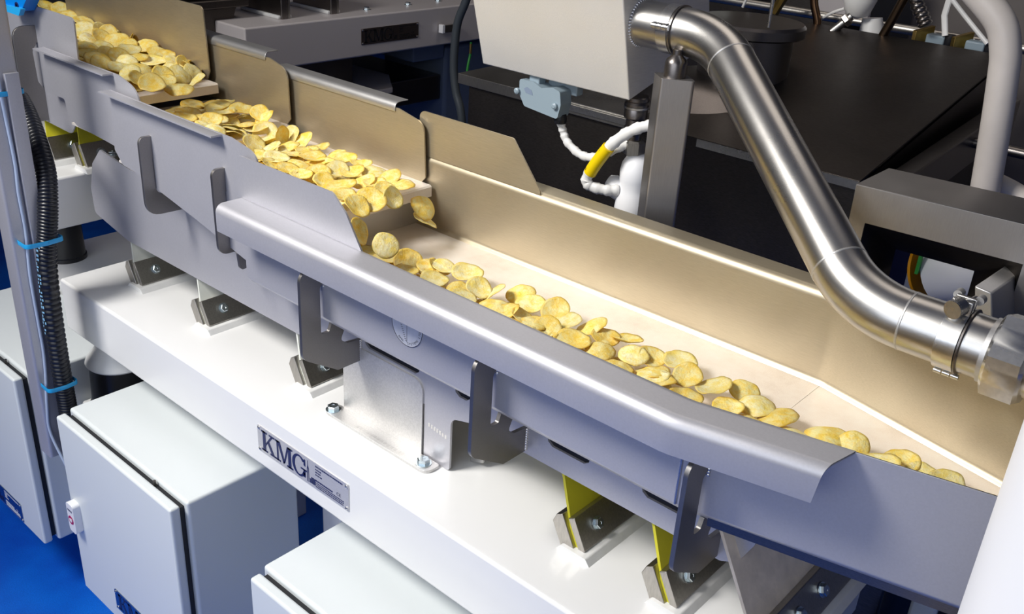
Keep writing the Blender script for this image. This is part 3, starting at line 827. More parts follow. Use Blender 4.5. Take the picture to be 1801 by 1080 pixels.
# ------------------------------------------------------------------ steel box, pipe, pillar
def tilt(y, z, y0=1.40, z0=1.302, a=math.radians(16)):
    """box coordinates: y = depth behind the front face, z = height along it"""
    return (y0 + y * math.cos(a) - z * math.sin(a), z0 + y * math.sin(a) + z * math.cos(a))
sb = thing('steel_box', 'large brushed steel box hanging tilted at the top centre, pipe welded on', 'steel box', (-1.11, 1.45, 1.302))
obj('shell', prism([tilt(0, 0), tilt(0.26, 0), tilt(0.26, .30), tilt(0, .30)], 0, -1.289, -0.938), 'steel_box', sb, bevel=.003, segs=3)
bm = bmesh.new()
for i in range(46):
    a = 2 * PI * i / 46
    bmesh.ops.create_uvsphere(bm, u_segments=6, v_segments=5, radius=.003, matrix=Matrix.Translation((-0.9365, 1.412 + .0385 * math.cos(a), 1.434 + .0385 * math.sin(a))))
obj('weld_ring', bm, 'weld', sb)

A0, C1, C2, A3 = Vector((-0.938, 1.412, 1.434)), Vector((-0.789, 1.410, 1.433)), Vector((-0.383, 1.150, 1.190)), Vector((-0.175, 1.150, 1.188))
def bend(a, c, b, r=0.17, n=16):
    da, db = (a - c).normalized(), (b - c).normalized()
    th = da.angle(db); d = r / math.tan(th / 2)
    s, e = c + da * d, c + db * d
    bis = (da + db).normalized(); O = c + bis * (r / math.sin(th / 2))
    v0, v1 = s - O, e - O
    ax = v0.cross(v1).normalized(); tot = v0.angle(v1)
    return [O + Matrix.Rotation(tot * i / n, 3, ax) @ v0 for i in range(n + 1)]
b1 = bend(A0, C1, C2); b2 = bend(C1, C2, A3)
pipe = thing('transfer_pipe', 'polished steel pipe with two bends running from the steel box down over the trough', 'pipe', tuple(C2))
obj('tube', tube([A0] + b1 + b2 + [A3], 0.0381, 48), 'steel_pipe', pipe, smooth=60)
for p, d in ((b1[-1], C2 - C1), (b2[0], C2 - C1), (b2[-1], A3 - C2)):
    d = d.normalized()
    obj('weld_ring', lathe([(0.0378, -.002), (0.0386, -.001), (0.0386, .001), (0.0378, .002)], p, d, 48), 'steel', pipe)
def ring(c, d, w, r, name, mat, parent):
    return obj(name, lathe([(r - .003, -w/2), (r, -w/2 + .001), (r, w/2 - .001), (r - .003, w/2)], c, d, 56), mat, parent, smooth=50)
# clamp over the pillar
k1 = thing('pipe_clamp', 'steel band clamp on the pipe above the square pillar', 'clamp', (-0.868, 1.411, 1.39))
ring((-0.873, 1.411, 1.433), (1, 0, 0), .022, .0402, 'band', 'steel_bright', k1)
ring((-0.858, 1.411, 1.433), (1, 0, 0), .005, .0415, 'band_edge', 'steel_dark', k1)
ax_ = Vector((1, 0, 0)); hn = Vector((0, -0.86, 0.18)).normalized()
hp = Vector((-0.873, 1.411, 1.433)) + hn * .043
obj('hinge_pin', tube([hp - ax_ * .016, hp + ax_ * .016], .005, 14), 'steel_bright', k1)
for s in (-.010, 0, .010): obj('hinge_knuckle', tube([hp + ax_ * (s - .0035), hp + ax_ * (s + .0035)], .0062, 14), 'steel_bright', k1)
# clamp near the nut
k2 = thing('pipe_clamp', 'steel band clamp with knurled thumb nut near the right end of the pipe', 'clamp', (-0.265, 1.150, 1.14))
c2 = Vector((-0.262, 1.150, 1.1885))
ring(c2, (1, 0, 0), .026, .0408, 'band', 'steel_bright', k2)
ring(c2 + Vector((.0145, 0, 0)), (1, 0, 0), .004, .042, 'band_edge', 'steel_dark', k2)
tp = c2 + Vector((0, -.010, .047))
obj('hinge_tab', obox(tp + Vector((0, .012, -.002)), (1, 0, 0), (0, 1, 0), (0, 0, 1), .012, .003, .010), 'steel_bright', k2, bevel=.001)
obj('hinge_tab', obox(tp + Vector((0, -.002, -.002)), (1, 0, 0), (0, 1, 0), (0, 0, 1), .012, .003, .010), 'steel_bright', k2, bevel=.001)
nd = Vector((-.25, -.95, -.10)).normalized()
kn = tp + Vector((0, -.004, .001))
obj('bolt_shaft', tube([kn + nd * -.028, kn + nd * .012], .0042, 14), 'steel_bright', k2)
n_ = 40; bm = bmesh.new(); rings_ = []
xk, yk = frame_of(nd)
for j in range(9):
    h = .001 + .014 * j / 8; rr = [bm.verts.new(kn + nd * h + (xk * math.cos(2*PI*i/n_) + yk * math.sin(2*PI*i/n_)) * (.0108 + (.0006 if (i + j) % 2 else -.0004))) for i in range(n_)]
    rings_.append(rr)
for a, b in zip(rings_, rings_[1:]):
    for i in range(n_): bm.faces.new((a[i], a[(i+1) % n_], b[(i+1) % n_], b[i]))
bm.faces.new(rings_[0]); bm.faces.new(rings_[-1])
th = obj('thumb_nut', bm, 'steel_bright', k2, smooth=20)
obj('nut_collar', lathe([(.0065, .0), (.0105, .0), (.0112, .001), (.0112, .003), (.0065, .003)], kn + nd * .015, nd, 30), 'steel_bright', th)
obj('nut_centre', lathe([(.0040, 0), (.0040, .0025), (0, .0028)], kn + nd * .015, nd, 20), 'steel_bright', th)
for s in (-.014, .014):
    pp = tp + Vector((s * .9, .024, .004)); obj('hinge_knuckle', tube([pp + Vector((0, -.006, 0)), pp + Vector((0, .006, 0))], .0055, 14), 'steel', k2)
bt = c2 + Vector((0, -.012, -.043))
for s in (-.011, -.0005, .010): obj('hinge_knuckle', tube([bt + Vector((s, 0, 0)), bt + Vector((s + .009, 0, 0))], .0034, 12), 'steel_bright', k2)
# hexagonal union nut and the ferrule behind it
nut = thing('union_nut', 'large hexagonal steel nut at the right end of the pipe', 'nut', (-0.221, 1.150, 1.14))
bm = bmesh.new(); ax3 = Vector((1, 0, 0)); rot = math.radians(43)
ringsn = []
for r_, x_ in ((.047, -.216), (.0535, -.212), (.0535, -.176), (.047, -.172)):
    rr = []
    for i in range(48):
        a = 2 * PI * i / 48 + rot
        m = ((a - rot) % (PI / 3)) - PI / 6
        hexr = .0485 / math.cos(m)
        R_ = min(hexr, r_ if r_ < .05 else 9)
        rr.append(bm.verts.new((x_, 1.150 + R_ * math.cos(a), 1.188 + R_ * math.sin(a))))
    ringsn.append(rr)
for a, b in zip(ringsn, ringsn[1:]):
    for i in range(48): bm.faces.new((a[i], a[(i+1) % 48], b[(i+1) % 48], b[i]))
bm.faces.new(ringsn[0]); bm.faces.new(ringsn[-1])
obj('hex_body', bm, 'steel_bright', nut, smooth=25)
obj('inner_collar', lathe([(.0405, 0), (.0405, .006)], (-0.223, 1.15, 1.188), (1, 0, 0), 48), 'steel', nut)
pe = thing('pipe_end_fitting', 'threaded steel pipe end beyond the hexagonal nut at the right picture edge', 'pipe fitting', (-0.13, 1.150, 1.15))
obj('tube', tube([(-0.172, 1.15, 1.188), (0.05, 1.15, 1.186)], .0400, 48), 'steel_pipe', pe, smooth=60)
obj('collar', lathe([(.040, 0), (.043, .001), (.043, .008), (.040, .009)], (-0.160, 1.15, 1.188), (1, 0, 0), 48), 'steel', pe)

# pillar, set at an angle
pil = thing('square_pillar', 'dark grey square steel pillar with a round cap holding the pipe clamp', 'pillar', (-0.853, 1.405, 0))
e1 = Vector((-0.74, 0.67, 0)).normalized(); e2 = Vector((0.86, 0.51, 0)).normalized()
n0 = Vector((-0.847, 1.349, 0)); hw1, hw2 = .050, .056
pp = [n0, n0 + e2 * hw2, n0 + e2 * hw2 + e1 * hw1, n0 + e1 * hw1]
obj('shaft', prism(rounded([(p.x, p.y) for p in pp], .005, 4), 2, 0.0, 1.365), 'pillar', pil, bevel=.0015)
pc = (pp[0] + pp[2]) / 2
obj('cap', lathe([(.0185, 0), (.0185, .022), (.0165, .028), (.010, .034), (.008, .036), (.008, .044), (.006, .045)], (pc.x, pc.y, 1.365), (0, 0, 1), 30), 'steel_dark', pil)

# ------------------------------------------------------------------ connector, cables and wrapped joint under the box
cn = thing('cable_connector', 'grey-blue multi-pin connector hood under the steel box', 'connector', (-1.145, 1.42, 1.245))
obj('hood', prism(rounded([(-1.194, 1.292), (-1.192, 1.262), (-1.178, 1.242), (-1.096, 1.234), (-1.090, 1.262), (-1.094, 1.286), (-1.112, 1.290), (-1.138, 1.284), (-1.160, 1.292)], .006, 3), 1, 1.402, 1.434), 'connector', cn, bevel=.004, segs=3)
obj('base', box(-1.175, -1.150, 1.408, 1.428, 1.285, 1.318), 'connector', cn, bevel=.002)
obj('base', box(-1.150, -1.08, 1.435, 1.455, 1.275, 1.318), 'connector', cn, bevel=.002)
for x_, z_ in ((-1.196, 1.268), (-1.102, 1.258)):
    obj('latch_pin', lathe([(.006, 0), (.006, .005), (.003, .007)], (x_, 1.402, z_), (0, -1, 0), 16), 'connector', cn)
bm = flat_polys([[(-.011, 0), (-.006, -.006), (.012, -.004), (.008, .004), (-.004, .006)]], (-1.170, 1.4018, 1.273), (1, 0, -.2), (0, 0, 1), (0, -1, 0), .0003)
bm2 = obj('moulded_logo', bm, 'greyblue', cn)
obj('cable_gland', lathe([(.011, 0), (.0125, .004), (.0125, .010), (.011, .018)], (-1.103, 1.422, 1.222), (-.05, 0, 1), 20), 'black', cn)
def wrapped(pts, r, label, name='wrapped_cable', mat='wrap'):
    P = smooth_path(pts, 9)
    rr = [r * (1 + .09 * math.sin(i * 1.1) + .05 * math.sin(i * 2.7)) for i in range(len(P))]
    return tag(obj(name, tube(P, r, 14, radii=rr, twist=.22, oval=.82), mat, smooth=70), label, 'cable')
wrapped([(-1.104, 1.425, 1.222), (-1.100, 1.43, 1.205), (-1.088, 1.43, 1.187), (-1.056, 1.43, 1.171), (-1.026, 1.432, 1.172), (-1.000, 1.436, 1.186), (-0.972, 1.442, 1.204), (-.955, 1.46, 1.212)], .0085, 'white wrapped cable sagging from the grey-blue connector')
wc = wrapped([(-0.885, 1.45, 1.262), (-0.914, 1.425, 1.258), (-0.945, 1.415, 1.240), (-0.978, 1.41, 1.207), (-1.002, 1.41, 1.170), (-1.020, 1.41, 1.138), (-1.014, 1.412, 1.124), (-0.985, 1.425, 1.120), (-.965, 1.44, 1.122)], .0105, 'white wrapped cable with a yellow label, looping to the white ball joint')
lp = [Vector((-0.978, 1.41, 1.207)), Vector((-0.991, 1.4095, 1.188)), Vector((-1.0045, 1.409, 1.166)), Vector((-1.0135, 1.409, 1.149))]
yl = obj('yellow_label', tube(smooth_path(lp, 4), .0122, 18), 'yellow_label', wc, smooth=60)
bm = bmesh.new(); dl = (lp[0] - lp[3]).normalized(); wv = Vector((0.80, -0.35, -.48)); nv_ = dl.cross(wv).normalized()
if nv_.y > 0: nv_ = -nv_
wv = nv_.cross(dl).normalized()
rnd = random.Random(8)
for row, off in ((0, .0035), (1, .0065)):
    s = .004
    while s < .055:
        L_ = rnd.uniform(.0015, .004); cpt = lp[3] + dl * s
        outd = (nv_ * math.cos(off / .0122) + wv * math.sin(off / .0122)).normalized()
        tv = outd.cross(dl).normalized()
        flat_polys([rect(0, -.0009, L_, .0009 + .0006 * row)], cpt + outd * .0124, dl, tv, outd, .0002, bm)
        s += L_ + .0012
obj('label_print', bm, 'ink_dark', yl)
cp = thing('pipe_coupling', 'stack of steel rings and hexagonal nut under the corner of the steel box', 'coupling', (-0.965, 1.46, 1.19))
obj('ring_stack', lathe([(.020, .115), (.0225, .113), (.0225, .107), (.0205, .105), (.0215, .103), (.0225, .101), (.0225, .096), (.020, .094), (.0215, .090), (.0215, .076), (.0185, .074), (.0165, .072), (.0165, .060), (.0185, .058), (.0180, .048), (.015, .046), (.014, .030)], (-0.961, 1.46, 1.183), (0, 0, 1), 36), 'steel_dark', cp, smooth=25)
obj('bright_ring', lathe([(.0215, 0), (.023, .001), (.023, .004), (.0215, .005)], (-0.961, 1.46, 1.275), (0, 0, 1), 36), 'steel_bright', cp)
obj('hex_nut', lathe([(.016, 0), (.0205, .003), (.0205, .024), (.016, .028)], (-0.957, 1.46, 1.189), (0, 0, 1), 6), 'clamp', cp, smooth=20)
bj = tag(obj('wrapped_ball_joint', lathe([(.004, .198), (.014, .197), (.022, .192), (.029, .180), (.032, .164), (.031, .148), (.028, .136), (.030, .124), (.034, .108), (.035, .092), (.032, .070), (.025, .045), (.018, .025), (.014, .0)], (-0.945, 1.462, 0.995), (0, 0, 1), 40), 'white_plastic', smooth=70),
    'smooth white wrapped ball joint below the coupling, left of the pillar', 'wrapped joint')
obj('side_bulge', lathe([(.006, .058), (.016, .055), (.021, .044), (.022, .030), (.024, .012), (.024, 0), (.017, -.012), (0, -.018)], (-0.948, 1.462, 1.110), (-.95, -.2, .28), 28), 'white_plastic', bj, smooth=70)

# ------------------------------------------------------------------ dark tumble hood behind
hood = thing('dark_hood', 'large dark stainless hood with a sloping top behind the pipe and pillar', 'machine hood', (-1.2, 2.2, 0.3))
sl = 0.1875
X0h, X1h = -1.742, -0.655
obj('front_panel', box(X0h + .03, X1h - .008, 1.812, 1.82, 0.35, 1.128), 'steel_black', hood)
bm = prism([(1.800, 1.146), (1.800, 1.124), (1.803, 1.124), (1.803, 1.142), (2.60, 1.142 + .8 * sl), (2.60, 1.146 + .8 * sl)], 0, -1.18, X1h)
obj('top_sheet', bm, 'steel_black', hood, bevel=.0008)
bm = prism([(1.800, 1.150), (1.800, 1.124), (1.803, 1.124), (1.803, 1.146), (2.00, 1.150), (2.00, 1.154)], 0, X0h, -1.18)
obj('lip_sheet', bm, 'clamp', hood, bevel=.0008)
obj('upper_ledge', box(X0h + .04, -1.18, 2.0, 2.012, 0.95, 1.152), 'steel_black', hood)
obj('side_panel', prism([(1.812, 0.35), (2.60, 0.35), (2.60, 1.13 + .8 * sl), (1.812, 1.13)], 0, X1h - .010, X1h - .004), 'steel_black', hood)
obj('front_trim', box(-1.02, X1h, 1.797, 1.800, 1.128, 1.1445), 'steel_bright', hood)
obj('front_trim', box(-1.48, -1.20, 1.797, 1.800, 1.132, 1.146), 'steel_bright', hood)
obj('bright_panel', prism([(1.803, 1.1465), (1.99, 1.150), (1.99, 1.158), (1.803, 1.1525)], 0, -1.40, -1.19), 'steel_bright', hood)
inl = thing('inlet_drum', 'round dark inlet with a flat lid on the hood, behind the pipe bend', 'hood inlet', (-1.14, 2.18, 1.2))
obj('collar', lathe([(.115, 0), (.110, .01), (.110, .12)], (-1.14, 2.18, 1.195), (0, 0, 1), 56), 'steel_dark', inl)
obj('lid', lathe([(.128, 0), (.134, .004), (.134, .024), (.128, .031), (.0, .033)], (-1.14, 2.18, 1.312), (0, 0, 1), 64), 'steel_dark', inl, smooth=40)
obj('base_cone', lathe([(.25, -.03), (.16, .03), (.115, .05)], (-1.16, 2.10, 1.165), (0, 0, 1), 56), 'steel_dark', inl, smooth=40)
for x_, y_, z_, lb in ((-0.955, 1.6, 1.40, 'thin steel rod rising behind the pipe, left one near the clamp'), (-1.05, 2.10, 1.347, 'thin steel rod rising behind the pipe bend, right one beside the round lid')):
    tag(obj('steel_rod', tube([(x_, y_, z_), (x_, y_, z_ + .5)], .004, 12), 'steel_bright'), lb, 'rod')
# hood gutter on the right flank
tag(obj('hood_gutter', prism([(1.80, 1.135), (2.6, 1.20), (2.6, 1.12), (1.80, 1.05)], 0, -0.640, -0.60), 'steel_dark', bevel=.003), 'dark steel gutter running back along the right flank of the hood', 'gutter')
tag(obj('back_rail', tube([(-1.75, 2.72, 1.300), (-0.50, 2.72, 1.300)], .013, 20), 'clamp'), 'shiny round rail running behind the dark hood', 'rail')
tag(obj('back_rail', tube([(-0.62, 2.3, 1.145), (0.1, 2.3, 1.145)], .012, 16), 'steel_dark'), 'dark thin rail at the right edge behind the white pipe', 'rail')

# things hung on the back rail
def clampblock(x, label):
    t = thing('rail_clamp', label, 'rail clamp', (x, 2.68, 1.28))
    obj('jaw', obox((x, 2.66, 1.302), (.55, .8, .25), (-.8, .55, 0), (0, 0, 1), .028, .007, .018), 'brass', t, bevel=.001)
    obj('body', obox((x + .038, 2.66, 1.298), (1, 0, 0), (0, 1, 0), (0, 0, 1), .024, .018, .012), 'connector', t, bevel=.004)
    obj('knob', lathe([(.014, 0), (.016, .006), (.016, .026), (.012, .030)], (x + .070, 2.66, 1.285), (0, 0, 1), 20), 'black', t)
clampblock(-0.890, 'brass and black rail clamp behind the hood, left of the two')
clampblock(-0.790, 'brass and black rail clamp behind the hood, nearer the white pipe')
tag(obj('white_strap', tube([(-0.842, 2.65, 1.42), (-0.845, 2.65, 1.36), (-0.828, 2.64, 1.312)], .008, 8, oval=.5), 'wrap'), 'flat white strap hanging straight down to the left rail clamp', 'strap')
tag(obj('white_hose', tube(smooth_path([(-0.87, 2.65, 1.43), (-0.80, 2.65, 1.37), (-0.722, 2.64, 1.310)], 4), .006, 10), 'wrap'), 'thin white hose slanting down to the right rail clamp', 'hose')
bp_ = smooth_path([(-0.912, 2.6, 1.44), (-0.905, 2.6, 1.39), (-0.885, 2.6, 1.36), (-0.868, 2.6, 1.335)], 8)
tag(obj('flexible_conduit', tube(bp_, .017, 16, radii=[.018 if i % 3 else .0145 for i in range(len(bp_))]), 'steel_dark', smooth=60), 'coiled dark metal flexible conduit hanging at the top right', 'conduit')
tag(obj('brown_hose', tube(smooth_path([(-1.19, 2.6, 1.42), (-1.178, 2.6, 1.35), (-1.158, 2.6, 1.30), (-1.15, 2.6, 1.24)], 5), .011, 12), metal('hose_brown', (.16, .09, .05), .3)), 'brown hose dropping behind the hood, left one', 'hose')
tag(obj('brown_hose', tube(smooth_path([(-0.93, 2.6, 1.42), (-0.955, 2.6, 1.34), (-0.975, 2.6, 1.28), (-0.98, 2.6, 1.22)], 5), .012, 12), metal('hose_brown_dark', (.12, .08, .05), .3)), 'brown hose dropping behind the hood, right one', 'hose')
wb = tag(obj('wrapped_valve', lathe([(.006, .0), (.030, .01), (.044, .05), (.042, .085), (.030, .12), (.028, .16)], (-1.060, 2.62, 1.322), (.0, 0, 1), 30), 'wrap', smooth=70), 'white wrapped valve bulb hanging at the top, behind the hood', 'valve')
tag(obj('wrapped_spout', lathe([(.040, 0), (.030, .06), (.026, .08)], (-1.02, 2.66, 1.245), (-.15, 0, 1), 24), 'wrap', smooth=70), 'short white wrapped spout just below the valve bulb', 'spout')
vf = thing('valve_fitting', 'shiny steel fitting slanting down from the white wrapped valve bulb', 'fitting', (-1.09, 2.6, 1.28))
obj('barrel', tube([(-1.062, 2.59, 1.330), (-1.100, 2.57, 1.285)], .011, 16), 'clamp', vf)
obj('nut', lathe([(.016, 0), (.018, .003), (.018, .014), (.016, .017)], (-1.066, 2.588, 1.325), (-.65, -.3, -.75), 6), 'clamp', vf, smooth=20)
tag(obj('brass_fitting', tube([(-1.255, 2.6, 1.38), (-1.290, 2.6, 1.305)], .014, 8), 'brass'), 'brass fitting slanting down behind the hood, left of the brown hoses', 'fitting')
tag(obj('thin_wire', tube(smooth_path([(-1.36, 2.6, 1.40), (-1.375, 2.6, 1.35), (-1.39, 2.6, 1.305)], 5), .004, 8), 'wrap'), 'thin white wire hanging at the top behind the round lid', 'wire')
tag(obj('thin_wire', tube(smooth_path([(-1.09, 2.6, 1.345), (-1.12, 2.6, 1.33), (-1.16, 2.62, 1.305)], 5), .004, 8), 'wrap'), 'thin white wire slanting from the valve bulb to the rail', 'wire')
tag(obj('pale_panel', box(-1.28, -1.12, 2.85, 2.87, 1.27, 1.50), 'grey_paint', bevel=.003), 'pale panel behind the valve bulb at the top edge', 'panel')
tag(obj('pale_panel', box(-1.66, -1.57, 2.85, 2.87, 1.27, 1.50), 'white_spring', bevel=.003), 'small cream panel with a yellow tag at the top, left of the round lid', 'panel')
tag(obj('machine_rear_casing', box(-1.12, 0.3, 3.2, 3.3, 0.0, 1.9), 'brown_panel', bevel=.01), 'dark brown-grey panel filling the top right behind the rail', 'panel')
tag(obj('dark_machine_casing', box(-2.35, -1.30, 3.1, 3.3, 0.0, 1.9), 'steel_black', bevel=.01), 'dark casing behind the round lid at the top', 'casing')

# white pipe on the right
wp = thing('white_lagged_pipe', 'thick white wrapped pipe curving down at the right behind the chute frame', 'pipe', (-0.47, 1.9, 1.0))
obj('tube', tube(smooth_path([(-0.66, 1.9, 1.56), (-0.60, 1.9, 1.53), (-0.545, 1.9, 1.492), (-0.505, 1.9, 1.455), (-0.486, 1.9, 1.41), (-0.478, 1.9, 1.363), (-0.468, 1.9, 1.282), (-0.459, 1.9, 1.197), (-0.450, 1.9, 1.11), (-0.442, 1.9, 1.04), (-.44, 1.9, .9)], 8), .0265, 30), 'lagging', wp, smooth=70)
obj('branch', tube(smooth_path([(-0.455, 1.93, 1.170), (-0.42, 1.95, 1.155), (-0.38, 1.95, 1.14), (-0.30, 1.95, 1.11)], 6), .021, 24), 'lagging', wp, smooth=70)

# rectangular chute frame
ch = thing('chute_frame', 'grey steel rectangular chute mouth right of the diagonal pipe, open to the machine behind', 'chute', (-0.35, 1.38, 1.0))
def ringface(out, inn, yo, yi, bm):
    A = [bm.verts.new((p[0], yo, p[1])) for p in out]; B = [bm.verts.new((p[0], yi, p[1])) for p in inn]
    for i in range(4): bm.faces.new((A[i], A[(i+1) % 4], B[(i+1) % 4], B[i]))
out_ = [(-0.494, 1.06), (-0.494, 1.278), (-0.195, 1.287), (-0.195, 1.06)]
inn_ = [(-0.470, 1.085), (-0.470, 1.2265), (-0.252, 1.2325), (-0.252, 1.085)]
inn2 = [(-0.450, 1.095), (-0.450, 1.165), (-0.330, 1.168), (-0.330, 1.095)]
bm = bmesh.new(); ringface(out_, inn_, 1.350, 1.350, bm); sheet('mouth_flange', bm, 'pillar', ch, .003)
bm = bmesh.new(); ringface(inn_, inn2, 1.3505, 1.450, bm); sheet('throat', bm, 'steel_black', ch, .003)
bm = bmesh.new(); ringface(out_, out_, 1.350, 1.47, bm); sheet('outer_skin', bm, 'pillar', ch, .003)
ab = thing('angled_beam', 'short pinkish steel box beam in front of the chute frame at the right edge', 'beam', (-0.27, 1.4, 1.17))
def hexa(P):
    bm = bmesh.new(); v = [bm.verts.new(p) for p in P]
    for f in ((0,3,2,1),(4,5,6,7),(0,1,5,4),(1,2,6,5),(2,3,7,6),(3,0,4,7)): bm.faces.new([v[i] for i in f])
    return bm
obj('beam', hexa([(-.262,1.250,1.150),(-.238,1.250,1.150),(-.238,1.60,1.06),(-.262,1.60,1.06),(-.280,1.250,1.2215),(-.258,1.250,1.219),(-.258,1.60,1.192),(-.280,1.60,1.195)]), 'steel', ab, bevel=.002)
# machine parts seen through the chute
mp = thing('white_motor', 'white motor body with an orange disc seen through the chute frame', 'motor', (-0.48, 1.95, 0.85))
obj('body', tube([(-0.50, 1.93, 0.97), (-0.40, 1.90, 1.02)], .065, 32), 'white_plastic', mp, smooth=50)
obj('orange_disc', lathe([(.060, 0), (.060, .006)], (-0.533, 1.93, 0.965), (.9, -.2, .3), 32), 'orange', mp)
obj('shaft', tube([(-0.530, 1.925, 0.965), (-0.495, 1.92, 0.975)], .016, 20), 'black', mp)
obj('green_stripe', box(-0.530, -0.524, 1.86, 1.872, 0.975, 1.03), 'green', mp)
tag(obj('white_cover_sheet', box(-0.585, -0.50, 2.00, 2.02, 0.80, 1.10), 'white_plastic', bevel=.002), 'white panel behind the orange disc seen through the chute frame', 'panel')
tag(obj('navy_panel', box(-0.72, -0.58, 2.03, 2.05, 0.80, 1.10), paint('navy_paint', (.01, .012, .07), .5), bevel=.002), 'navy panel left of the orange disc seen through the chute frame', 'panel')

# ------------------------------------------------------------------ upper left background: second machine across the aisle
gf = thing('grey_cross_frame', 'grey machine frame with a dark maker\'s plate running across the top of the picture', 'machine frame', (-2.7, 2.4, 1.036))
obj('box_beam', box(-2.93, -2.45, 1.641, 3.05, 1.035, 1.165), 'grey_paint', gf, bevel=.005, segs=3)
name_plate(gf, (-2.45, 2.077, 1.0725), (0, 1, 0), (0, 0, 1), (1, 0, 0), 0.252, 0.051, 'plate_dark', 'black')
for i, (x_, y_) in enumerate(((-2.530, 2.170), (-2.540, 2.365), (-2.55, 2.52))):
    hexbolt((x_, y_, 1.165), (0, 0, 1), .010, gf)
obj('cable_clip', obox((-2.44, 2.47, 1.092), (1, 0, 0), (0, 1, 0), (0, 0, 1), .004, .045, .013), 'clamp', gf, bevel=.001)
obj('clip_end', obox((-2.435, 2.428, 1.095), (1, 0, 0), (0, 1, 0), (0, 0, 1), .010, .006, .014), 'white_plastic', gf, bevel=.001)
def bg_clamp(x0, y0, label):
    t = thing('dark_clamp_block', label, 'clamp', (x0, y0, 1.165))
    k_ = Vector((.35, 0, 1)).normalized()
    obj('block', obox(Vector((x0 - .07, y0, 1.165)) + k_ * .05 , (1, 0, 0), (0, 1, 0), (0, 0, 1), .10, .012, .048), 'steel_dark', t, bevel=.003)
    obj('leaf', obox(Vector((x0 - .07, y0 + .02, 1.165)) + k_ * .08 , (1, 0, 0), (0, 1, 0), (0, 0, 1), .085, .004, .075), 'clamp', t)
    obj('weld_foot', obox((x0 - .06, y0 + .005, 1.170), (1, 0, 0), (0, 1, 0), (0, 0, 1), .10, .026, .006), 'white_weld', t, bevel=.004)
bg_clamp(-2.56, 1.83, 'dark spring clamp on the grey cross frame, left of two')
bg_clamp(-2.56, 2.02, 'dark spring clamp on the grey cross frame, right of two')
bh = thing('black_hopper', 'black and dark grey hopper body at the top, behind the uppermost tray', 'hopper', (-2.62, 1.60, 1.0))
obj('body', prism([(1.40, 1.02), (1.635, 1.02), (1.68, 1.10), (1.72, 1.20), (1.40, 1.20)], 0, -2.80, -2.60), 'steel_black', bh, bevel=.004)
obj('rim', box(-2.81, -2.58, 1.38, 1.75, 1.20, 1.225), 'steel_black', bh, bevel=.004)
obj('top', box(-2.80, -2.60, 1.40, 1.73, 1.225, 1.38), 'black', bh, bevel=.004)
tag(obj('dark_grey_cable', tube(smooth_path([(-2.08, 2.2, 1.33), (-2.105, 2.2, 1.253), (-2.138, 2.2, 1.181), (-2.148, 2.2, 1.10), (-2.148, 2.2, 1.03), (-2.135, 2.2, .965), (-2.104, 2.2, .87), (-2.09, 2.2, .6)], 8), .013, 16), 'cable_dark'), 'thick dark grey cable curving down in front of the grey cross frame', 'cable')
gw = tag(obj('earth_wire', tube(smooth_path([(-2.45, 2.593, 1.030), (-2.45, 2.592, .99), (-2.45, 2.582, .948), (-2.45, 2.575, .90)], 5), .0045, 8), 'green'), 'green and yellow earth wire hanging under the grey cross frame', 'wire')
obj('yellow_end', tube([(-2.45, 2.593, 1.025), (-2.45, 2.592, .99)], .0055, 8), 'brass', gw)
tag(obj('grey_blue_column', box(-2.95, -2.60, 2.615, 2.93, 0.0, 0.985), 'greyblue', bevel=.012), 'grey-blue column under the cross frame, behind the thick dark cable', 'column')
tag(obj('grey_blue_ledge', box(-3.2, -2.601, 2.45, 2.61, 0.945, 1.03), 'greyblue', bevel=.006), 'grey-blue ledge under the cross frame beside the column', 'ledge')
mb_ = tag(obj('machine_plinth', box(-3.15, -2.62, 1.90, 2.612, 0.785, 0.88), 'steel_dark', bevel=.004), 'dark brown machine base under the grey cross frame', 'machine base')
for y_ in (1.95, 2.50): obj('leg', box(-3.13, -3.05, y_, y_ + .08, 0, 0.785), 'steel_dark', mb_)
tag(obj('dark_support_block', box(-2.95, -2.64, 1.95, 2.20, 0.881, 1.034), 'steel_dark', bevel=.004), 'dark support block between machine base and grey cross frame', 'block')
tag(obj('white_slanted_chute', prism([(-2.90, 2.00), (-2.58, 2.10), (-2.50, 2.17), (-2.50, 2.26), (-2.66, 2.385), (-2.90, 2.385)], 2, 0.882, 0.90), 'grey_paint', bevel=.004), 'pale grey pointed guard plate under the cross frame, behind the lowest cascade tray', 'guard plate')

# ------------------------------------------------------------------ lower right corner
wd = tag(obj('white_drum', lathe([(.118, 0), (.120, .01), (.120, 1.40), (.112, 1.42), (0, 1.42)], (0.028, 0.655, 0.0), (0, 0, 1), 96), 'white_plastic', smooth=50), 'smooth white drum filling the lower right corner in front of the trough', 'drum')
tag(obj('dark_machine_block', box(-0.42, -0.325, 1.45, 2.2, 0.0, 0.60), 'steel_black', bevel=.004), 'dark block below the trough at the right end of the white frame', 'block')
tag(obj('dark_green_panel', box(-0.235, 0.10, 1.62, 1.66, 0.0, 0.62), paint('dark_green', (.004, .016, .012), .5), bevel=.003), 'dark green panel below the trough beside the white drum', 'panel')
tag(obj('grey_bracket_plate', box(-0.29, -0.245, 1.50, 1.52, 0.40, 0.60), 'cabinet', bevel=.006), 'small grey plate below the trough, right of the blue cap', 'plate')
bc = tag(obj('capped_tin', lathe([(.040, 0), (.040, .03), (.036, .034), (0, .034)], (-0.300, 1.40, 0.478), (0, 0, 1), 40), 'cap_blue'), 'bright blue round cap at the bottom edge below the trough', 'cap')
obj('tin_rim', lathe([(.042, 0), (.042, .012), (.040, .012)], (-0.300, 1.40, 0.470), (0, 0, 1), 40), 'brass', bc)
obj('tin_body', lathe([(.040, -.47), (.040, 0)], (-0.300, 1.40, 0.470), (0, 0, 1), 40), 'cabinet', bc)

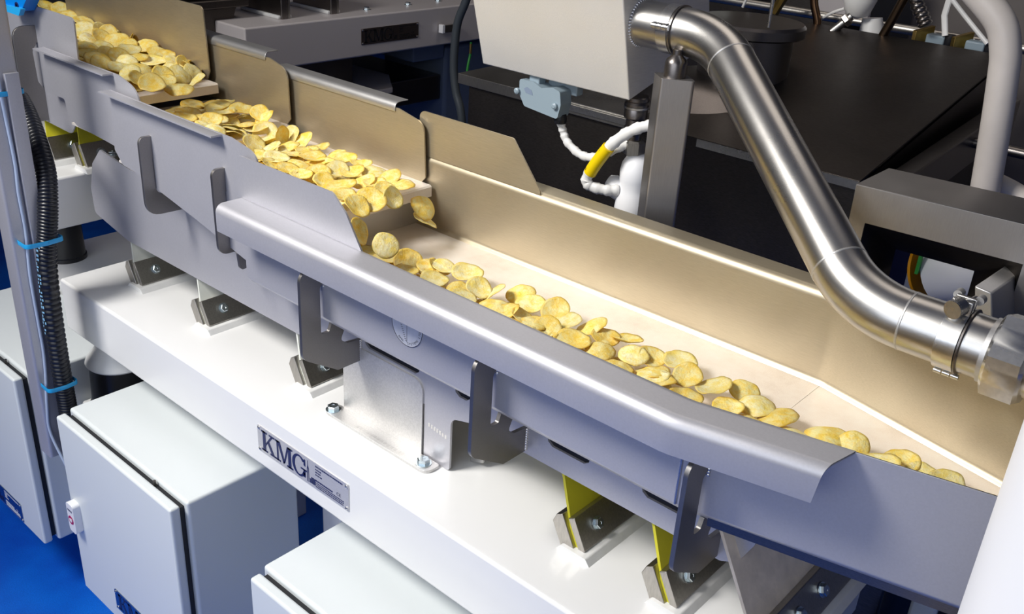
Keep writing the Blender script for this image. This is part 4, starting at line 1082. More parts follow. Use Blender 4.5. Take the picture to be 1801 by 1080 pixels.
# ------------------------------------------------------------------ crisps
def chip_mesh(seed, rough=1.0):
    rnd = random.Random(seed)
    me = bpy.data.meshes.new('crisp')
    bm = bmesh.new()
    NR, NA = 7, 30
    R0_ = 0.0262 * rnd.uniform(0.92, 1.06); ell = rnd.uniform(0.93, 1.0)
    ph = [rnd.uniform(0, 2 * PI) for _ in range(8)]
    bowl = rnd.uniform(0.0030, 0.0068); sad = rnd.uniform(-0.0035, 0.0035); fold = rnd.uniform(-.0012, .0012)
    bumps = [(rnd.uniform(-.018, .018), rnd.uniform(-.018, .018), rnd.uniform(.004, .008), rnd.uniform(-.0012, .0020) * rough) for _ in range(9)]
    def h(x, y, t):
        a = math.atan2(y, x)
        z = bowl * t * t + sad * t * t * math.cos(2 * a + ph[0]) + .0008 * t ** 4 * math.sin(3 * a + ph[1]) + .0005 * t ** 6 * math.sin(7 * a + ph[2]) + fold * t
        for bx, by, br, bh_ in bumps:
            d = ((x - bx) ** 2 + (y - by) ** 2) / (br * br)
            z += bh_ * math.exp(-d)
        return z
    def ringpt(i, k, side):
        t = i / NR; a = 2 * PI * k / NA
        r = R0_ * t * (1 + t * t * (.020 * math.sin(2 * a + ph[3]) + .018 * math.sin(3 * a + ph[4]) + .012 * math.sin(5 * a + ph[5]) + .008 * math.sin(9 * a + ph[6])))
        x, y = r * math.cos(a), r * ell * math.sin(a)
        th = .0011 * (1 - .35 * t ** 4)
        return Vector((x, y, h(x, y, t) + side * th / 2 - bowl * .4))
    top = [[bm.verts.new(ringpt(0, 0, 1))]] + [[bm.verts.new(ringpt(i, k, 1)) for k in range(NA)] for i in range(1, NR + 1)]
    bot = [[bm.verts.new(ringpt(0, 0, -1))]] + [[bm.verts.new(ringpt(i, k, -1)) for k in range(NA)] for i in range(1, NR + 1)]
    for S, fl in ((top, False), (bot, True)):
        for i in range(len(S) - 1):
            for k in range(NA):
                k2 = (k + 1) % NA
                f = (S[0][0], S[1][k], S[1][k2]) if i == 0 else (S[i][k], S[i + 1][k], S[i + 1][k2], S[i][k2])
                bm.faces.new(f[::-1] if fl else f)
    for k in range(NA):
        k2 = (k + 1) % NA
        bm.faces.new((top[-1][k], bot[-1][k], bot[-1][k2], top[-1][k2]))
    bm.to_mesh(me); bm.free()
    for p in me.polygons: p.use_smooth = True
    return me
CHIPS = [chip_mesh(11 + i) for i in range(8)]
for i, me in enumerate(CHIPS): me.materials.append(M['chip' if i % 3 else 'chip_pale'])

CRISPS_TOP = "2,-11168,10467,10378,-469,177,-289,816,103;7,-10896,10176,10373,56,23,24,998,88;2,-10719,10534,10391,-180,100,-35,978,88;3,-10285,10232,10408,482,71,30,873,104;5,-10681,10714,10352,939,-99,242,224,88;0,-10588,10770,10388,956,5,116,269,88;6,-10128,10852,10392,761,82,23,643,106;2,-9723,10259,10401,50,-978,-1,201,88;0,-9543,10155,10376,-180,105,14,978,90;6,-9606,10579,10374,936,124,213,252,88;0,-9345,10666,10378,-318,-315,-65,892,88;4,-8973,10300,10376,62,-669,-739,43,103;4,-8746,10279,10357,-552,-169,-69,814,88;2,-9094,11043,10339,65,-312,937,142,101;0,-8731,10864,10332,218,35,-67,973,101;1,-8471,10384,10346,337,118,164,920,88;4,-8225,10337,10375,6,-190,-982,1,88;0,-8384,10191,10335,74,149,-976,138,88;7,-8259,10919,10357,467,193,-173,846,98;2,-7978,10384,10356,59,117,-176,976,88;3,-7875,10770,10351,824,88,-179,530,88;5,-7575,10953,10374,147,234,947,165,100;3,-7889,10198,10339,-4,98,145,985,88;2,-7437,10314,10360,-999,-49,-12,6,113;4,-7214,10842,10318,-782,48,-55,619,89;7,-6997,10418,10355,-7,-590,803,79,95;7,-6921,10990,10341,-543,8,123,831,101;0,-6563,10639,10364,57,-844,528,73,92;7,-6370,10833,10324,-46,130,-84,987,88;4,-6511,10174,10356,42,-766,-639,52,88;4,-6172,10545,10309,135,340,931,12,105;0,-6051,10403,10332,14,881,469,67,95;4,-5927,10261,10340,-962,13,113,249,112;6,-5985,10991,10347,-273,-5,-19,962,100;5,-5685,10714,10347,451,142,-161,866,89;2,-5387,10202,10339,873,12,60,483,97;6,-5259,10712,10349,-938,-96,107,315,99;1,-4875,10445,10324,370,-18,-48,928,88;7,-4944,11027,10332,111,-978,123,127,88;6,-4632,10813,10324,-4,223,974,33,103;1,-4298,10746,10317,67,860,486,137,110;4,-4489,10335,10329,87,916,-391,25,88;6,-4002,10546,10299,-48,-21,-996,76,104;7,-3655,10884,10295,2,998,-16,59,116;7,-3289,10866,10297,-94,-38,946,309,88;0,-3549,10594,10288,-974,125,71,175,88;6,-2877,10692,10320,-885,-11,91,457,97;5,-2700,11003,10276,893,69,-37,443,88;3,-2412,10930,10264,-327,35,-61,943,88;3,-2137,10989,10277,985,70,37,154,88;7,-1697,10947,10267,-787,35,115,605,88;4,-18355,10894,11510,-166,114,-33,979,92;7,-17919,10515,11491,528,33,78,845,113;7,-17588,10236,11524,855,5,110,507,97;0,-18280,11595,11484,702,25,-57,710,97;4,-18092,11276,11496,284,9,-38,958,122;5,-17507,11545,11493,-944,50,-81,317,111;6,-17711,11841,11479,47,539,-841,5,88;6,-17688,11123,11495,676,32,55,734,122;2,-16998,11632,11516,-934,-65,-302,180,88;4,-16847,11607,11480,229,-471,819,235,88;5,-17483,10521,11501,-113,-52,990,65,88;4,-17119,10554,11529,-737,41,-191,648,88;0,-16849,10263,11520,-204,-939,265,81,91;3,-16554,10277,11503,-181,-732,645,123,88;3,-17571,11655,11240,593,94,-69,797,98;0,-17405,11125,11289,-135,310,-154,928,96;3,-16638,10800,11266,-139,-413,874,213,93;6,-16458,11372,11257,-429,189,-292,834,107;6,-15963,10737,11260,97,314,105,938,95;4,-15965,11408,11281,715,-137,683,63,88;5,-16833,11882,11231,-55,-946,315,53,88;6,-15976,11655,11271,-475,-221,-424,738,88;1,-15557,11651,11263,362,50,-325,872,97;1,-15433,11195,11280,131,-942,309,26,88;3,-15005,10596,11255,-867,62,-75,489,108;0,-15196,11015,11232,-201,72,24,977,88;3,-15517,10849,11266,-782,-274,-62,557,88;5,-14976,11288,11258,-452,17,-33,891,94;5,-14963,11571,11278,-469,-62,-27,881,90;5,-14519,11059,11287,-739,28,-23,673,108;2,-14537,11654,11239,7,216,963,159,88;7,-14430,10682,11270,77,-387,-916,67,90;5,-14150,10998,11256,292,-65,-101,949,115;7,-14144,11558,11250,-905,-58,-50,419,101;5,-13738,11613,11251,-412,42,-7,910,88;2,-14803,10331,11234,659,34,173,731,88;4,-14264,10286,11280,186,89,34,978,88;7,-13927,10350,11245,946,55,44,315,88;4,-13780,10613,11240,-287,54,-241,926,92;5,-13326,10397,11253,421,257,147,857,88;6,-13634,10948,11287,957,126,142,218,89;5,-13397,11103,11283,-367,-19,-103,924,97;6,-13135,11444,11282,65,-991,-31,114,97;1,-12928,10991,11233,-114,-73,-207,969,91;1,-12754,11442,11282,13,-37,958,285,92;4,-12345,11392,11270,12,-87,994,62,91;4,-13010,10529,11234,829,37,-58,555,109;7,-12686,11025,11268,-277,-22,-52,959,88;7,-12227,10876,11275,884,156,204,390,88;3,-11918,10786,11254,380,411,209,802,88;5,-12552,10230,11244,-647,90,-79,753,88;4,-12054,10397,11251,952,214,208,74,101;2,-11981,10030,11253,-910,151,-257,289,103;2,-24533,11731,12235,-237,135,1,962,104;0,-23677,11293,12201,947,156,234,155,117;3,-23349,11546,12216,619,156,479,602,95;7,-23198,11652,12190,348,336,-25,875,90;3,-22646,10897,12205,187,-252,-941,129,97;5,-22608,11172,12210,633,218,343,659,98;1,-21910,11214,12243,270,-843,-417,206,111;7,-21787,10397,12243,-17,-958,240,157,103;0,-21746,10746,12189,826,124,82,544,95;5,-21584,11258,12215,5,-422,875,236,96;7,-21402,11652,12205,-30,-728,654,204,106;6,-20945,10977,12225,-937,24,-139,318,98;2,-20823,10373,12224,366,292,188,863,88;4,-20601,10540,12182,-81,336,-58,937,91;6,-19937,10359,12259,55,-971,144,182,88;4,-21015,10080,12222,-525,89,-45,845,105;1,-20263,9874,12232,603,139,195,761,116;2,-19915,9793,12232,902,54,260,340,101;2,-20999,11682,12115,-164,-506,837,131,91;3,-20062,11043,12134,-900,24,-99,424,122;7,-20307,10812,12229,55,-998,-25,27,96;4,-20341,11484,12136,-694,60,-202,689,88;6,-19813,11380,12128,-262,-857,365,254,88;5,-19681,11531,12058,-851,314,-377,187,88;6,-18874,10972,12078,11,-932,-65,358,98;0,-18951,11331,12043,256,-545,-714,358,94;0,-19607,10005,12204,542,118,102,826,92;3,-18878,9839,12253,-47,-537,774,332,89;2,-19199,10268,12224,-175,-135,975,23,91;5,-18680,10466,12154,-955,7,-295,41,95;5,-17917,9774,12204,190,257,-37,947,108;5,-17882,10343,12078,-92,304,948,12,119;3,-18225,10961,12059,758,178,-274,564,88;7,-18230,10263,12137,-497,97,-151,849,88;7,-18295,9697,12232,-42,298,83,950,88;3,-19247,11011,12113,489,125,5,863,94;2,-26315,11995,12248,-262,265,-224,901,98;1,-27107,11984,12222,-973,94,-204,45,106;1,-26279,11787,12196,843,40,132,519,109;1,-25449,11765,12206,-534,171,-121,819,107;2,-25590,12109,12215,800,62,131,582,102"
FALLING = "2,-12000,11612,10868,-45,-931,99,347,104;0,-11880,11545,10654,-473,234,99,844,97;2,-11650,9771,10955,42,471,204,857,97;3,-11200,9988,10802,-355,280,889,70,98"
CRISPS = "6,-12333,10594,10134,726,28,-14,687,100;5,-15662,10530,11133,633,63,-15,771,100;1,-17055,11307,11342,94,-385,918,-23,100;0,-11825,10564,10224,35,625,779,-34,100;3,-16976,10892,11365,223,527,820,-28,100;3,-17390,10821,11403,423,-30,128,-896,100;5,-19555,10226,11784,626,167,54,760,100;6,-16683,11303,11291,391,-62,-29,918,100;6,-16829,10794,11381,97,872,-442,188,100;2,-15118,11009,11098,740,-90,-16,-666,100;0,-17629,11255,11388,74,-524,848,-6,100;7,-16178,11192,11165,642,177,-113,-738,100;6,-18804,10775,11302,533,90,56,-840,100;0,-13757,11034,11045,26,-807,589,31,100;5,-7502,10261,10264,936,17,217,275,100;3,-16631,10672,11369,94,906,-392,130,100;3,-6025,10461,10179,964,-107,132,205,100;0,-13793,11523,11038,18,982,-189,10,100;0,-6844,10496,10130,924,32,-20,-380,100;6,-12568,10215,11143,190,-14,982,6,100;7,-9328,10460,10143,980,-17,89,177,100;6,-17685,11419,11293,719,86,-27,-689,100;6,-20058,10100,11978,550,40,-73,-831,100;6,-18610,11119,11296,993,116,-1,-22,100;3,-18705,10421,11343,932,-49,-43,357,100;7,-21693,11681,11914,159,-150,185,958,100;0,-15693,11362,11097,170,74,-983,15,100;6,-23513,10954,12015,78,-863,498,30,100;0,-13902,10591,11070,115,41,-61,-991,100;7,-14602,11009,11117,591,26,-62,-804,100;0,-13918,10888,11095,685,-29,32,728,100;5,-19576,11219,11973,962,146,171,-152,100;0,-17518,10938,11339,5,811,-583,47,100;4,-22532,11792,12028,192,-685,-477,-517,100;3,-21444,9993,11986,830,-178,84,-523,100;7,-7658,10328,10217,134,129,35,982,100;5,-10388,10259,10223,948,-66,-76,-302,100;4,-15276,10135,11165,153,-801,563,-136,100;5,-20048,11369,11983,510,-58,-14,858,100;0,-19741,11759,12000,78,-47,-243,-966,100;7,-11832,10498,10140,974,-52,38,219,100;4,-15049,10092,11155,94,206,33,-974,100;2,-20610,11203,11872,258,-45,56,964,100;3,-10706,10273,10232,133,23,-990,47,100;1,-16869,10498,11299,697,-29,-91,-711,100;0,-14501,10280,11142,59,-982,172,50,100;7,-21040,9959,11995,256,-83,40,-962,100;5,-20186,11761,12054,139,236,959,-73,100;1,-21272,11282,12055,66,680,-730,31,100;4,-7386,10262,10128,754,-17,-12,657,100;1,-10595,10508,10236,337,-60,-248,-906,100;3,-14814,11222,11033,432,-10,-13,-902,100;6,-9000,10550,10188,712,40,-66,698,100;5,-13785,10367,11069,4,-85,995,-43,100;6,-23381,11886,11956,555,-677,430,220,100;4,-19947,11044,11967,27,-817,-575,36,100;6,-19552,9861,11929,959,54,196,-197,100;0,-20460,10845,12051,645,31,-115,-755,100;0,-10285,10287,10172,509,117,-93,-848,100;7,-10805,10291,10140,725,-45,43,-686,100;1,-8665,10141,10247,993,10,-119,-4,100;6,-16012,11102,11037,768,20,26,-640,100;3,-15341,10507,11044,731,28,-101,-674,100;3,-15946,10644,11127,993,87,43,66,100;2,-19552,11369,11735,670,36,-18,741,100;7,-21832,10296,11958,987,-49,-101,112,100;5,-20435,11518,11955,43,327,944,8,100;6,-20016,10685,12042,11,-941,-328,-85,100;7,-20800,9856,12050,1,-901,418,115,100"
